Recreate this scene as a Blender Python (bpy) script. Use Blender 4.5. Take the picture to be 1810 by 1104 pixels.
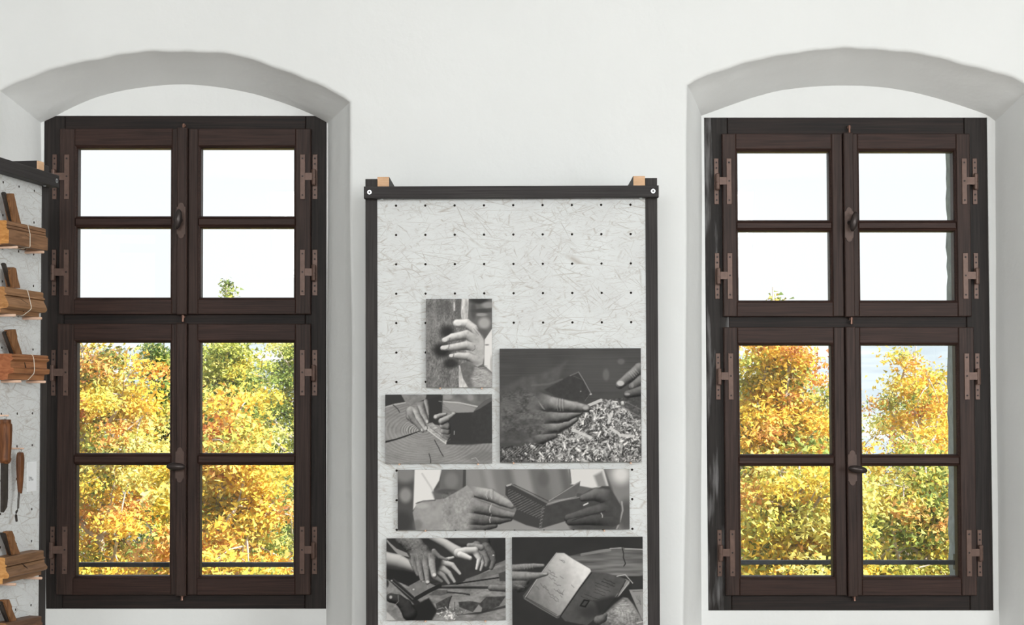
import bpy, bmesh, math, random
import numpy as np
from mathutils import Matrix, Vector

# ------------------------------------------------------------------ clear
for o in list(bpy.data.objects):
    bpy.data.objects.remove(o, do_unlink=True)
SC = bpy.context.scene
COL = SC.collection

# ------------------------------------------------------------------ camera
FPX = 2700.0            # focal length in pixels of the 1810 wide frame
PITCH = 0.025
CAMZ = 1.60
PPV = 628.0             # row of the optical axis (lens shift)
cam_d = bpy.data.cameras.new('camera')
cam_d.sensor_width = 36.0
cam_d.lens = FPX / 1810.0 * 36.0
cam_d.shift_y = (PPV - 552.0) / 1810.0
cam_d.clip_end = 6000
cam = bpy.data.objects.new('camera', cam_d)
COL.objects.link(cam)
cam.location = (0, 0, CAMZ)
cam.rotation_euler = (math.pi / 2 + PITCH, 0, 0)
SC.camera = cam

# ------------------------------------------------------------------ view / world / light
SC.view_settings.view_transform = 'Standard'
SC.view_settings.look = 'None'
SC.view_settings.gamma = 1.0
SC.view_settings.use_curve_mapping = False
SC.view_settings.exposure = 0.0

world = bpy.data.worlds.new('sky')
SC.world = world
world.use_nodes = True
wn = world.node_tree
wn.nodes.clear()
wo = wn.nodes.new('ShaderNodeOutputWorld')
wb = wn.nodes.new('ShaderNodeBackground')
wg = wn.nodes.new('ShaderNodeNewGeometry')
wx = wn.nodes.new('ShaderNodeSeparateXYZ')
wr = wn.nodes.new('ShaderNodeValToRGB')
wn.links.new(wg.outputs['Incoming'], wx.inputs[0])
wm = wn.nodes.new('ShaderNodeMath'); wm.operation = 'ABSOLUTE'
wn.links.new(wx.outputs['Z'], wm.inputs[0])
wn.links.new(wm.outputs[0], wr.inputs[0])
wr.color_ramp.elements[0].position = 0.10
wr.color_ramp.elements[0].color = (0.965, 0.99, 1.0, 1)
wr.color_ramp.elements[1].position = 1.0
wr.color_ramp.elements[1].color = (0.62, 0.80, 1.0, 1)
wn.links.new(wr.outputs[0], wb.inputs[0])
wb.inputs[1].default_value = 1.09
wn.links.new(wb.outputs[0], wo.inputs[0])

sun_d = bpy.data.lights.new('sun', 'SUN')
sun_d.energy = 10.5
sun_d.color = (1.0, 0.95, 0.86)
sun_d.angle = 0.01
sun = bpy.data.objects.new('sun', sun_d)
COL.objects.link(sun)
sun.rotation_euler = Vector((-0.70, 0.42, -0.70)).to_track_quat('-Z', 'Y').to_euler()

def area(name, loc, target, sx, sy, power, color=(1, 1, 1)):
    d = bpy.data.lights.new(name, 'AREA')
    d.shape = 'RECTANGLE'; d.size = sx; d.size_y = sy
    d.energy = power; d.color = color
    o = bpy.data.objects.new(name, d)
    COL.objects.link(o)
    o.location = loc
    o.rotation_euler = (Vector(target) - Vector(loc)).to_track_quat('-Z', 'Z').to_euler()
    return o
# area lights added behind the camera to light the room; rear wall is solid
area('rear_fill_a', (1.2, -2.85, 3.1), (1.1, 5, 1.9), 2.1, 0.8, 123, (0.968, 0.995, 0.99))
area('rear_fill_b', (-1.2, -2.85, 3.1), (-1.1, 5, 1.9), 2.1, 0.8, 104, (0.968, 0.995, 0.99))
area('side_fill', (3.9, 0.9, 2.1), (-1.0, 3.2, 1.8), 1.3, 2.0, 155, (0.965, 0.995, 0.99))  # added side light at the solid right wall, lifts the tool panel

# ------------------------------------------------------------------ depth planes of the room
YW = 5.45      # room side face of the window wall
YF = 5.70      # front of the window frames
YS = 5.675     # front of the sashes
YO = 6.10      # outer face of the wall
YP = 5.15      # front of the display panel's posts
HC = 3.60      # ceiling
CP, SP = math.cos(PITCH), math.sin(PITCH)

def ray(u, v):
    dx = (u - 905.0) / FPX; dy = (PPV - v) / FPX
    return Vector((dx, CP - SP * dy, SP + CP * dy))
def P(u, v, Y):
    d = ray(u, v); t = Y / d.y
    return (d.x * t, CAMZ + d.z * t)
def PX(u, Y): return P(u, 640, Y)[0]
def PZ(v, Y): return P(905, v, Y)[1]

# ------------------------------------------------------------------ materials
def lin(c):
    return tuple(((x / 12.92) if x <= 0.04045 else ((x + 0.055) / 1.055) ** 2.4) for x in c)
def srgb(r, g, b, k=1.0):
    l = lin((r / 255, g / 255, b / 255)); return (l[0] * k, l[1] * k, l[2] * k, 1)

def new_mat(name):
    m = bpy.data.materials.new(name); m.use_nodes = True
    nt = m.node_tree
    b = nt.nodes['Principled BSDF']
    return m, nt, b
def N(nt, t, **kw):
    n = nt.nodes.new(t)
    for k, v in kw.items(): setattr(n, k, v)
    return n

def mat_plain(name, col, rough=0.6, metal=0.0, nscale=40, var=0.12, bump=0.05):
    m, nt, b = new_mat(name)
    tc = N(nt, 'ShaderNodeTexCoord'); nz = N(nt, 'ShaderNodeTexNoise')
    nz.inputs['Scale'].default_value = nscale; nz.inputs['Detail'].default_value = 4
    nt.links.new(tc.outputs['Object'], nz.inputs['Vector'])
    rp = N(nt, 'ShaderNodeValToRGB')
    rp.color_ramp.elements[0].position = 0.3; rp.color_ramp.elements[1].position = 0.7
    rp.color_ramp.elements[0].color = tuple(c * (1 - var) for c in col[:3]) + (1,)
    rp.color_ramp.elements[1].color = tuple(min(1, c * (1 + var)) for c in col[:3]) + (1,)
    nt.links.new(nz.outputs['Fac'], rp.inputs[0]); nt.links.new(rp.outputs[0], b.inputs['Base Color'])
    b.inputs['Roughness'].default_value = rough; b.inputs['Metallic'].default_value = metal
    if bump:
        bp = N(nt, 'ShaderNodeBump'); bp.inputs['Strength'].default_value = bump; bp.inputs['Distance'].default_value = 0.01
        nt.links.new(nz.outputs['Fac'], bp.inputs['Height']); nt.links.new(bp.outputs[0], b.inputs['Normal'])
    return m

def mat_wood(name, c1, c2, axis='z', fine=130, along=4, rough=0.5, bump=0.15, worn=None, spec=0.22, mid=(0.35, 0.7)):
    m, nt, b = new_mat(name)
    tc = N(nt, 'ShaderNodeTexCoord'); mp = N(nt, 'ShaderNodeMapping')
    s = [fine, fine, fine]; s['xyz'.index(axis)] = along
    mp.inputs['Scale'].default_value = s
    nt.links.new(tc.outputs['Object'], mp.inputs['Vector'])
    nz = N(nt, 'ShaderNodeTexNoise'); nz.inputs['Scale'].default_value = 1.0; nz.inputs['Detail'].default_value = 5
    nz.inputs['Distortion'].default_value = 0.6
    nt.links.new(mp.outputs[0], nz.inputs['Vector'])
    rp = N(nt, 'ShaderNodeValToRGB')
    rp.color_ramp.elements[0].position = mid[0]; rp.color_ramp.elements[1].position = mid[1]
    rp.color_ramp.elements[0].color = c1; rp.color_ramp.elements[1].color = c2
    nt.links.new(nz.outputs['Fac'], rp.inputs[0])
    out = rp.outputs[0]
    # broad tone change from board to board
    n2 = N(nt, 'ShaderNodeTexNoise'); n2.inputs['Scale'].default_value = 3.5; n2.inputs['Detail'].default_value = 2
    nt.links.new(tc.outputs['Object'], n2.inputs['Vector'])
    mr = N(nt, 'ShaderNodeMapRange'); mr.inputs['To Min'].default_value = 0.72; mr.inputs['To Max'].default_value = 1.3
    nt.links.new(n2.outputs['Fac'], mr.inputs['Value'])
    mx = N(nt, 'ShaderNodeMix', data_type='RGBA', blend_type='MULTIPLY'); mx.inputs['Factor'].default_value = 1
    nt.links.new(out, mx.inputs[6]); nt.links.new(mr.outputs[0], mx.inputs[7]); out = mx.outputs[2]
    if worn:
        mp2 = N(nt, 'ShaderNodeMapping'); s2 = [28, 28, 28]; s2['xyz'.index(axis)] = 3.0
        mp2.inputs['Scale'].default_value = s2
        nt.links.new(tc.outputs['Object'], mp2.inputs['Vector'])
        n3 = N(nt, 'ShaderNodeTexNoise'); n3.inputs['Scale'].default_value = 1.0; n3.inputs['Detail'].default_value = 6
        nt.links.new(mp2.outputs[0], n3.inputs['Vector'])
        r3 = N(nt, 'ShaderNodeValToRGB'); r3.color_ramp.elements[0].position = worn[1]; r3.color_ramp.elements[1].position = worn[1] + 0.13
        nt.links.new(n3.outputs['Fac'], r3.inputs[0])
        m3 = N(nt, 'ShaderNodeMix', data_type='RGBA'); nt.links.new(r3.outputs[0], m3.inputs['Factor'])
        nt.links.new(out, m3.inputs[6]); m3.inputs[7].default_value = worn[0]; out = m3.outputs[2]
    nt.links.new(out, b.inputs['Base Color'])
    b.inputs['Roughness'].default_value = rough
    b.inputs['Specular IOR Level'].default_value = spec
    bp = N(nt, 'ShaderNodeBump'); bp.inputs['Strength'].default_value = bump; bp.inputs['Distance'].default_value = 0.002
    nt.links.new(nz.outputs['Fac'], bp.inputs['Height']); nt.links.new(bp.outputs[0], b.inputs['Normal'])
    return m

def mat_plaster(name, col):
    m, nt, b = new_mat(name)
    tc = N(nt, 'ShaderNodeTexCoord')
    n1 = N(nt, 'ShaderNodeTexNoise'); n1.inputs['Scale'].default_value = 2.2; n1.inputs['Detail'].default_value = 5
    n2 = N(nt, 'ShaderNodeTexNoise'); n2.inputs['Scale'].default_value = 60; n2.inputs['Detail'].default_value = 6
    n3 = N(nt, 'ShaderNodeTexNoise'); n3.inputs['Scale'].default_value = 9; n3.inputs['Detail'].default_value = 4
    for n in (n1, n2, n3): nt.links.new(tc.outputs['Object'], n.inputs['Vector'])
    rp = N(nt, 'ShaderNodeValToRGB'); rp.color_ramp.elements[0].position = 0.3; rp.color_ramp.elements[1].position = 0.7
    rp.color_ramp.elements[0].color = tuple(c * 0.965 for c in col[:3]) + (1,); rp.color_ramp.elements[1].color = col
    nt.links.new(n1.outputs['Fac'], rp.inputs[0]); nt.links.new(rp.outputs[0], b.inputs['Base Color'])
    b.inputs['Roughness'].default_value = 0.92; b.inputs['Specular IOR Level'].default_value = 0.15
    ad = N(nt, 'ShaderNodeMath', operation='MULTIPLY_ADD'); ad.inputs[1].default_value = 0.12
    nt.links.new(n2.outputs['Fac'], ad.inputs[0]); nt.links.new(n3.outputs['Fac'], ad.inputs[2])
    bp = N(nt, 'ShaderNodeBump'); bp.inputs['Strength'].default_value = 0.35; bp.inputs['Distance'].default_value = 0.012
    nt.links.new(ad.outputs[0], bp.inputs['Height']); nt.links.new(bp.outputs[0], b.inputs['Normal'])
    return m

def mat_osb(name):
    m, nt, b = new_mat(name)
    tc = N(nt, 'ShaderNodeTexCoord')
    wob = N(nt, 'ShaderNodeTexNoise'); wob.inputs['Scale'].default_value = 22; wob.inputs['Detail'].default_value = 3
    nt.links.new(tc.outputs['Object'], wob.inputs['Vector'])
    vm = N(nt, 'ShaderNodeVectorMath', operation='MULTIPLY_ADD')
    nt.links.new(wob.outputs['Color'], vm.inputs[0]); vm.inputs[1].default_value = (0.004, 0.004, 0.004)
    nt.links.new(tc.outputs['Object'], vm.inputs[2])
    total = None; hsum = None
    for i, (ang, sl, sw, thr) in enumerate([(0.10, .20, .030, .54), (-0.50, .17, .026, .58), (0.72, .17, .034, .56), (-0.18, .14, .012, .54), (1.15, .15, .030, .61), (-1.05, .14, .034, .61), (0.30, .09, .007, .56), (-0.75, .10, .010, .58)]):
        mp = N(nt, 'ShaderNodeMapping', vector_type='TEXTURE')
        mp.inputs['Rotation'].default_value = (0, ang, 0)
        mp.inputs['Location'].default_value = (0.37 * i, 0.9 * i, 0.21 * i)
        mp.inputs['Scale'].default_value = (sl, 1.0, sw)
        nt.links.new(vm.outputs[0], mp.inputs['Vector'])
        vo = N(nt, 'ShaderNodeTexVoronoi', feature='DISTANCE_TO_EDGE'); vo.inputs['Scale'].default_value = 1.0
        nt.links.new(mp.outputs[0], vo.inputs['Vector'])
        r1 = N(nt, 'ShaderNodeMapRange'); r1.inputs['From Min'].default_value = 0.0; r1.inputs['From Max'].default_value = 0.028
        r1.inputs['To Min'].default_value = 1; r1.inputs['To Max'].default_value = 0
        nt.links.new(vo.outputs['Distance'], r1.inputs['Value'])
        nz = N(nt, 'ShaderNodeTexNoise'); nz.inputs['Scale'].default_value = 7 + 1.5 * i; nz.inputs['Detail'].default_value = 4
        nz.inputs['Roughness'].default_value = 0.7
        mo = N(nt, 'ShaderNodeMapping'); mo.inputs['Location'].default_value = (3.1 * i, 0, 1.7 * i)
        nt.links.new(tc.outputs['Object'], mo.inputs['Vector']); nt.links.new(mo.outputs[0], nz.inputs['Vector'])
        r2 = N(nt, 'ShaderNodeMapRange'); r2.inputs['From Min'].default_value = thr - 0.09; r2.inputs['From Max'].default_value = thr + 0.03
        nt.links.new(nz.outputs['Fac'], r2.inputs['Value'])
        mu = N(nt, 'ShaderNodeMath', operation='MULTIPLY'); nt.links.new(r1.outputs[0], mu.inputs[0]); nt.links.new(r2.outputs[0], mu.inputs[1])
        if total is None: total = mu.outputs[0]
        else:
            mx = N(nt, 'ShaderNodeMath', operation='MAXIMUM'); nt.links.new(total, mx.inputs[0]); nt.links.new(mu.outputs[0], mx.inputs[1]); total = mx.outputs[0]
    big = N(nt, 'ShaderNodeTexNoise'); big.inputs['Scale'].default_value = 7; big.inputs['Detail'].default_value = 4
    nt.links.new(tc.outputs['Object'], big.inputs['Vector'])
    rb = N(nt, 'ShaderNodeValToRGB'); rb.color_ramp.elements[0].color = srgb(213, 214, 214); rb.color_ramp.elements[1].color = srgb(219, 221, 221)
    rb.color_ramp.elements[0].position = .35; rb.color_ramp.elements[1].position = .6
    nt.links.new(big.outputs['Fac'], rb.inputs[0])
    mm = N(nt, 'ShaderNodeMath', operation='MULTIPLY'); nt.links.new(total, mm.inputs[0]); mm.inputs[1].default_value = 0.54
    mix = N(nt, 'ShaderNodeMix', data_type='RGBA'); nt.links.new(mm.outputs[0], mix.inputs['Factor'])
    nt.links.new(rb.outputs[0], mix.inputs[6]); mix.inputs[7].default_value = srgb(146, 128, 112)
    nt.links.new(mix.outputs[2], b.inputs['Base Color'])
    b.inputs['Roughness'].default_value = 0.7
    bp = N(nt, 'ShaderNodeBump', invert=True); bp.inputs['Strength'].default_value = 0.35; bp.inputs['Distance'].default_value = 0.002
    nt.links.new(total, bp.inputs['Height']); nt.links.new(bp.outputs[0], b.inputs['Normal'])
    return m

def mat_vcol(name, attr, rough=0.55, translucent=0.0, spec=0.25):
    m, nt, b = new_mat(name)
    at = N(nt, 'ShaderNodeAttribute', attribute_name=attr)
    nt.links.new(at.outputs['Color'], b.inputs['Base Color'])
    b.inputs['Roughness'].default_value = rough
    b.inputs['Specular IOR Level'].default_value = spec
    if translucent:
        tr = N(nt, 'ShaderNodeBsdfTranslucent'); nt.links.new(at.outputs['Color'], tr.inputs['Color'])
        mx = N(nt, 'ShaderNodeMixShader'); mx.inputs[0].default_value = translucent
        nt.links.new(b.outputs[0], mx.inputs[1]); nt.links.new(tr.outputs[0], mx.inputs[2])
        nt.links.new(mx.outputs[0], nt.nodes['Material Output'].inputs[0])
    return m

def mat_glass(name):
    m, nt, b = new_mat(name)
    nt.nodes.remove(b)
    tr = N(nt, 'ShaderNodeBsdfTransparent'); tr.inputs[0].default_value = (0.99, 0.997, 0.995, 1)
    gl = N(nt, 'ShaderNodeBsdfGlossy'); gl.inputs['Roughness'].default_value = 0.0
    fr = N(nt, 'ShaderNodeFresnel'); fr.inputs[0].default_value = 1.45
    mx = N(nt, 'ShaderNodeMixShader')
    nt.links.new(fr.outputs[0], mx.inputs[0]); nt.links.new(tr.outputs[0], mx.inputs[1]); nt.links.new(gl.outputs[0], mx.inputs[2])
    nt.links.new(mx.outputs[0], nt.nodes['Material Output'].inputs[0])
    return m

M = {}
M['plaster'] = mat_plaster('white_plaster', (0.83, 0.835, 0.83, 1))
M['stone'] = mat_plain('rough_grey_render', srgb(150, 152, 155), 0.9, 0, 30, 0.2, 0.4)
M['floor'] = mat_wood('floor_boards', srgb(150, 140, 130), srgb(176, 166, 156), 'y', 40, 2, 0.5)
M['sash_v'] = mat_wood('sash_wood_upright', srgb(54, 39, 34, 0.57), srgb(86, 64, 57, 0.57), 'z', 170, 5, 0.5)
M['sash_h'] = mat_wood('sash_wood_level', srgb(53, 35, 30, 0.57), srgb(84, 58, 50, 0.57), 'x', 170, 5, 0.5)
M['frame_v'] = mat_wood('frame_wood_upright', srgb(36, 30, 28, 0.66), srgb(58, 50, 47, 0.66), 'z', 140, 4, 0.55)
M['frame_h'] = mat_wood('frame_wood_level', srgb(34, 28, 27, 0.62), srgb(60, 47, 43, 0.62), 'x', 140, 4, 0.55)
M['frame_worn'] = mat_wood('frame_wood_worn', srgb(36, 31, 29, 0.62), srgb(56, 50, 47, 0.62), 'z', 140, 4, 0.55, worn=(srgb(112, 110, 110), 0.54))
M['hinge'] = mat_plain('brown_steel', srgb(104, 80, 70, 0.80), 0.42, 0.35, 60, 0.14, 0.03)
M['screw'] = mat_plain('dark_screw', srgb(40, 30, 27), 0.5, 0.4)
M['copper'] = mat_plain('copper_pin', srgb(120, 90, 78), 0.3, 0.7)
M['plate'] = mat_plain('dark_brown_plate', srgb(86, 66, 58, .8), 0.45, 0.3, 60, 0.14, 0.03)
M['knob'] = mat_plain('dark_iron', srgb(58, 50, 48), 0.32, 0.5, 50, 0.15, 0.02)
M['glass'] = mat_glass('clear_pane')
M['panel_v'] = mat_wood('dark_stain_upright', srgb(50, 46, 45, 0.72), srgb(74, 69, 68, 0.72), 'z', 220, 4, 0.6)
M['panel_h'] = mat_wood('dark_stain_level', srgb(50, 46, 46, 0.72), srgb(72, 68, 68, 0.72), 'x', 220, 4, 0.6)
M['panel_y'] = mat_wood('dark_stain_deep', srgb(48, 44, 44, 0.72), srgb(68, 64, 64, 0.72), 'y', 220, 4, 0.6)
M['endgrain'] = mat_wood('pale_end_grain', srgb(206, 164, 128), srgb(228, 188, 152), 'x', 90, 20, 0.7)
M['osb'] = mat_osb('white_painted_strand_board')
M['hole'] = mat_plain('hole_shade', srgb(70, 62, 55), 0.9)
M['steel'] = mat_plain('zinc_bolt', srgb(200, 203, 205), 0.3, 0.85)
M['board'] = mat_plain('print_backing', srgb(196, 192, 188), 0.5)
M['print'] = mat_vcol('photo_print', 'ink', 0.6, spec=0.12)
M['leaf'] = mat_vcol('leaf', 'leafcol', 0.6, 0.22)
M['bark'] = mat_plain('pale_bark', srgb(186, 172, 158), 0.9, 0, 12, 0.25, 0.3)
M['bark2'] = mat_plain('dark_bark', srgb(96, 84, 74), 0.9, 0, 12, 0.25, 0.3)
M['grass'] = mat_plain('meadow', srgb(110, 128, 62), 0.95, 0, 0.6, 0.35, 0)
M['hill'] = None
M['iron'] = mat_plain('railing_iron', srgb(52, 54, 58), 0.5, 0.4)
M['peg'] = mat_wood('peg_wood', srgb(214, 176, 152), srgb(232, 200, 178), 'y', 90, 10, 0.7)
M['wedge'] = mat_wood('wedge_wood', srgb(104, 70, 44), srgb(150, 106, 70), 'z', 200, 18, 0.6)
M['toolsteel'] = mat_plain('old_steel', srgb(62, 56, 52), 0.45, 0.5, 60, 0.3, 0.05)
M['cord'] = mat_plain('white_cord', srgb(222, 214, 200), 0.8)
M['card'] = mat_plain('white_card', srgb(236, 237, 239), 0.6, 0, 40, 0.02, 0)
M['ink'] = mat_plain('black_ink', srgb(40, 40, 42), 0.7)
M['mouth'] = mat_plain('dark_mouth', srgb(44, 28, 18), 0.8)
PW = []
for i, (a, c) in enumerate([((112, 80, 56), (150, 112, 82)), ((124, 90, 62), (166, 126, 92)), ((130, 84, 54), (170, 118, 80)), ((106, 78, 56), (142, 108, 80)), ((86, 62, 46), (120, 88, 66))]):
    PW.append(mat_wood('plane_wood_%d' % i, srgb(*a), srgb(*c), 'x', 160, 9, 0.55, worn=(srgb(70, 52, 40), 0.62)))
M['turned'] = mat_wood('turned_handle', srgb(78, 46, 26), srgb(124, 78, 46), 'z', 120, 10, 0.45)

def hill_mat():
    m, nt, b = new_mat('hazed_far_hillside')
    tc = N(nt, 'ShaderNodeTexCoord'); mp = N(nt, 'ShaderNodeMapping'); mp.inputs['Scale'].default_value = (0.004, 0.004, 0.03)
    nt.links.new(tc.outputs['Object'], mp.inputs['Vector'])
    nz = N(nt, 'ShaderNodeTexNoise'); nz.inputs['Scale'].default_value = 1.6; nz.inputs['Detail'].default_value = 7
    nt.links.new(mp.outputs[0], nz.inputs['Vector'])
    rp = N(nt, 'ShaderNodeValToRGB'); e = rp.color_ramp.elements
    e[0].position = 0.42; e[0].color = (.26, .295, .325, 1); e[1].position = 0.56; e[1].color = (.36, .39, .40, 1)  # pale bluish grey: aerial haze mixed into the hill's base colour
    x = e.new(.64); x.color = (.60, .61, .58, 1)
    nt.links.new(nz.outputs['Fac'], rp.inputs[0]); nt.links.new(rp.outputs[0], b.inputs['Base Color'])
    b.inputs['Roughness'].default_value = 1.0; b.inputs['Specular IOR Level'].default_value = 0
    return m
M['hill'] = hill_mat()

# ------------------------------------------------------------------ mesh helpers
class MB:
    def __init__(s): s.v = []; s.f = []; s.m = []
    def add(s, vs, fs, mi=0):
        o = len(s.v); s.v += [tuple(p) for p in vs]
        for f in fs: s.f.append(tuple(i + o for i in f)); s.m.append(mi)
        return s
    def box(s, x0, x1, y0, y1, z0, z1, mi=0, c=0.0):
        """box, front edges (y0 side) chamfered by c"""
        if c <= 0:
            vs = [(x0, y0, z0), (x1, y0, z0), (x1, y1, z0), (x0, y1, z0), (x0, y0, z1), (x1, y0, z1), (x1, y1, z1), (x0, y1, z1)]
            fs = [(0, 1, 5, 4), (1, 2, 6, 5), (2, 3, 7, 6), (3, 0, 4, 7), (4, 5, 6, 7), (3, 2, 1, 0)]
        else:
            vs = [(x0 + c, y0, z0 + c), (x1 - c, y0, z0 + c), (x1 - c, y0, z1 - c), (x0 + c, y0, z1 - c),
                  (x0, y0 + c, z0), (x1, y0 + c, z0), (x1, y0 + c, z1), (x0, y0 + c, z1),
                  (x0, y1, z0), (x1, y1, z0), (x1, y1, z1), (x0, y1, z1)]
            fs = [(0, 1, 2, 3), (4, 5, 1, 0), (5, 6, 2, 1), (6, 7, 3, 2), (7, 4, 0, 3),
                  (8, 9, 5, 4), (9, 10, 6, 5), (10, 11, 7, 6), (11, 8, 4, 7), (11, 10, 9, 8)]
        return s.add(vs, fs, mi)
    def prism_y(s, pts, y0, y1, mi=0):
        """polygon in x,z swept from y0 (front) to y1"""
        n = len(pts)
        vs = [(x, y0, z) for x, z in pts] + [(x, y1, z) for x, z in pts]
        fs = [tuple(range(n)), tuple(range(2 * n - 1, n - 1, -1))] + [(i, i + n, (i + 1) % n + n, (i + 1) % n) for i in range(n)]
        return s.add(vs, fs, mi)
    def prism_x(s, pts, x0, x1, mi=0, capmi=None):
        n = len(pts)
        vs = [(x0, y, z) for y, z in pts] + [(x1, y, z) for y, z in pts]
        s.add(vs, [(i, i + n, (i + 1) % n + n, (i + 1) % n) for i in range(n)], mi)
        o = len(s.v) - 2 * n
        for f in (tuple(range(n)), tuple(range(2 * n - 1, n - 1, -1))):
            s.f.append(tuple(i + o for i in f)); s.m.append(mi if capmi is None else capmi)
        return s
    def tube(s, pts, rad, seg=8, mi=0, cap=True):
        pts = [Vector(p) for p in pts]; n = len(pts)
        if not hasattr(rad, '__len__'): rad = [rad] * n
        rings = []
        for i, p in enumerate(pts):
            t = (pts[min(i + 1, n - 1)] - pts[max(i - 1, 0)]).normalized()
            a = Vector((0, 0, 1)) if abs(t.z) < 0.9 else Vector((1, 0, 0))
            u = t.cross(a).normalized(); w = t.cross(u).normalized()
            rings.append([p + (u * math.cos(2 * math.pi * k / seg) + w * math.sin(2 * math.pi * k / seg)) * rad[i] for k in range(seg)])
        vs = [q for r in rings for q in r]; fs = []
        for i in range(n - 1):
            for k in range(seg):
                fs.append((i * seg + k, i * seg + (k + 1) % seg, (i + 1) * seg + (k + 1) % seg, (i + 1) * seg + k))
        if cap: fs += [tuple(range(seg - 1, -1, -1)), tuple((n - 1) * seg + k for k in range(seg))]
        return s.add(vs, fs, mi)
    def ellipsoid(s, c, r, seg=14, rings=9, rot=0.0, mi=0):
        vs = []; fs = []
        cr, sr = math.cos(rot), math.sin(rot)
        for j in range(rings + 1):
            ph = math.pi * j / rings
            for k in range(seg):
                th = 2 * math.pi * k / seg
                x = r[0] * math.sin(ph) * math.cos(th); y = r[1] * math.sin(ph) * math.sin(th); z = r[2] * math.cos(ph)
                vs.append((c[0] + x * cr + z * sr, c[1] + y, c[2] - x * sr + z * cr))
        for j in range(rings):
            for k in range(seg):
                fs.append((j * seg + k, (j + 1) * seg + k, (j + 1) * seg + (k + 1) % seg, j * seg + (k + 1) % seg))
        return s.add(vs, fs, mi)

def mesh_obj(name, mb, mats, parent=None, origin=(0, 0, 0), smooth=False, shear=None):
    ox, oy, oz = origin
    vs = mb.v
    if shear: vs = [(x - shear[0] * (z - shear[1]), y, z) for x, y, z in vs]
    vs = [(x - ox, y - oy, z - oz) for x, y, z in vs]
    me = bpy.data.meshes.new(name)
    me.from_pydata(vs, [], mb.f)
    if not isinstance(mats, (list, tuple)): mats = [mats]
    for m in mats: me.materials.append(m)
    if len(mats) > 1: me.polygons.foreach_set('material_index', mb.m)
    bm = bmesh.new(); bm.from_mesh(me)
    bmesh.ops.remove_doubles(bm, verts=bm.verts, dist=1e-6)
    bmesh.ops.recalc_face_normals(bm, faces=bm.faces); bm.to_mesh(me); bm.free()
    if smooth:
        me.polygons.foreach_set('use_smooth', [True] * len(me.polygons))
        if smooth != 'all':
            me.set_sharp_from_angle(angle=math.radians(40))
    me.update()
    o = bpy.data.objects.new(name, me)
    COL.objects.link(o)
    if parent is not None: o.parent = parent
    return o
def empty(name, loc=(0, 0, 0), rot=(0, 0, 0)):
    o = bpy.data.objects.new(name, None); COL.objects.link(o)
    o.location = loc; o.rotation_euler = rot; o.empty_display_size = 0.1
    return o
def tag(o, label=None, cat=None, group=None, kind=None):
    if label: o['label'] = label
    if cat: o['category'] = cat
    if group: o['group'] = group
    if kind: o['kind'] = kind
    return o
def fast_mesh(name, verts, quads, mat, parent=None, cols=None, attr=None, smooth=False):
    me = bpy.data.meshes.new(name)
    nv, nq = len(verts), len(quads); kk = quads.shape[1]
    me.vertices.add(nv); me.vertices.foreach_set('co', np.ascontiguousarray(verts, dtype=np.float32).ravel())
    me.loops.add(nq * kk); me.loops.foreach_set('vertex_index', np.ascontiguousarray(quads, dtype=np.int32).ravel())
    me.polygons.add(nq); me.polygons.foreach_set('loop_start', np.arange(0, nq * kk, kk, dtype=np.int32))
    me.update(calc_edges=True)
    if smooth: me.polygons.foreach_set('use_smooth', np.ones(nq, dtype=bool))
    if cols is not None:
        a = me.color_attributes.new(attr, 'FLOAT_COLOR', 'POINT')
        c4 = np.ones((nv, 4), dtype=np.float32); c4[:, :3] = cols
        a.data.foreach_set('color', c4.ravel())
    me.materials.append(mat)
    o = bpy.data.objects.new(name, me); COL.objects.link(o)
    if parent is not None: o.parent = parent
    return o

# ================================================================== THE ROOM
RX = 4.0; RY = -3.0
def rect_struct(name, box, mat, label, cat):
    o = mesh_obj(name, MB().box(*box), mat)
    return tag(o, label, cat, kind='structure')
rect_struct('floor', (-RX, RX, RY, YW + 0.36, -0.2, 0.0), M['floor'], 'wooden board floor of the exhibition room', 'floor')
rect_struct('ceiling', (-RX - .3, RX + .3, RY - .3, YO + .35, HC, HC + 0.35), M['plaster'], 'white plastered ceiling above the windows', 'ceiling')
rect_struct('wall_left', (-RX - .3, -RX, RY - .3, YW + .3, -0.2, HC), M['plaster'], 'white side wall at the left end of the room', 'wall')
rect_struct('wall_right', (RX, RX + .3, RY - .3, YW + .3, -0.2, HC), M['plaster'], 'white side wall at the right end of the room', 'wall')
rect_struct('wall_rear', (-RX, RX, RY - .3, RY, -0.2, HC), M['plaster'], 'white wall behind the viewer', 'wall')

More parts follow.
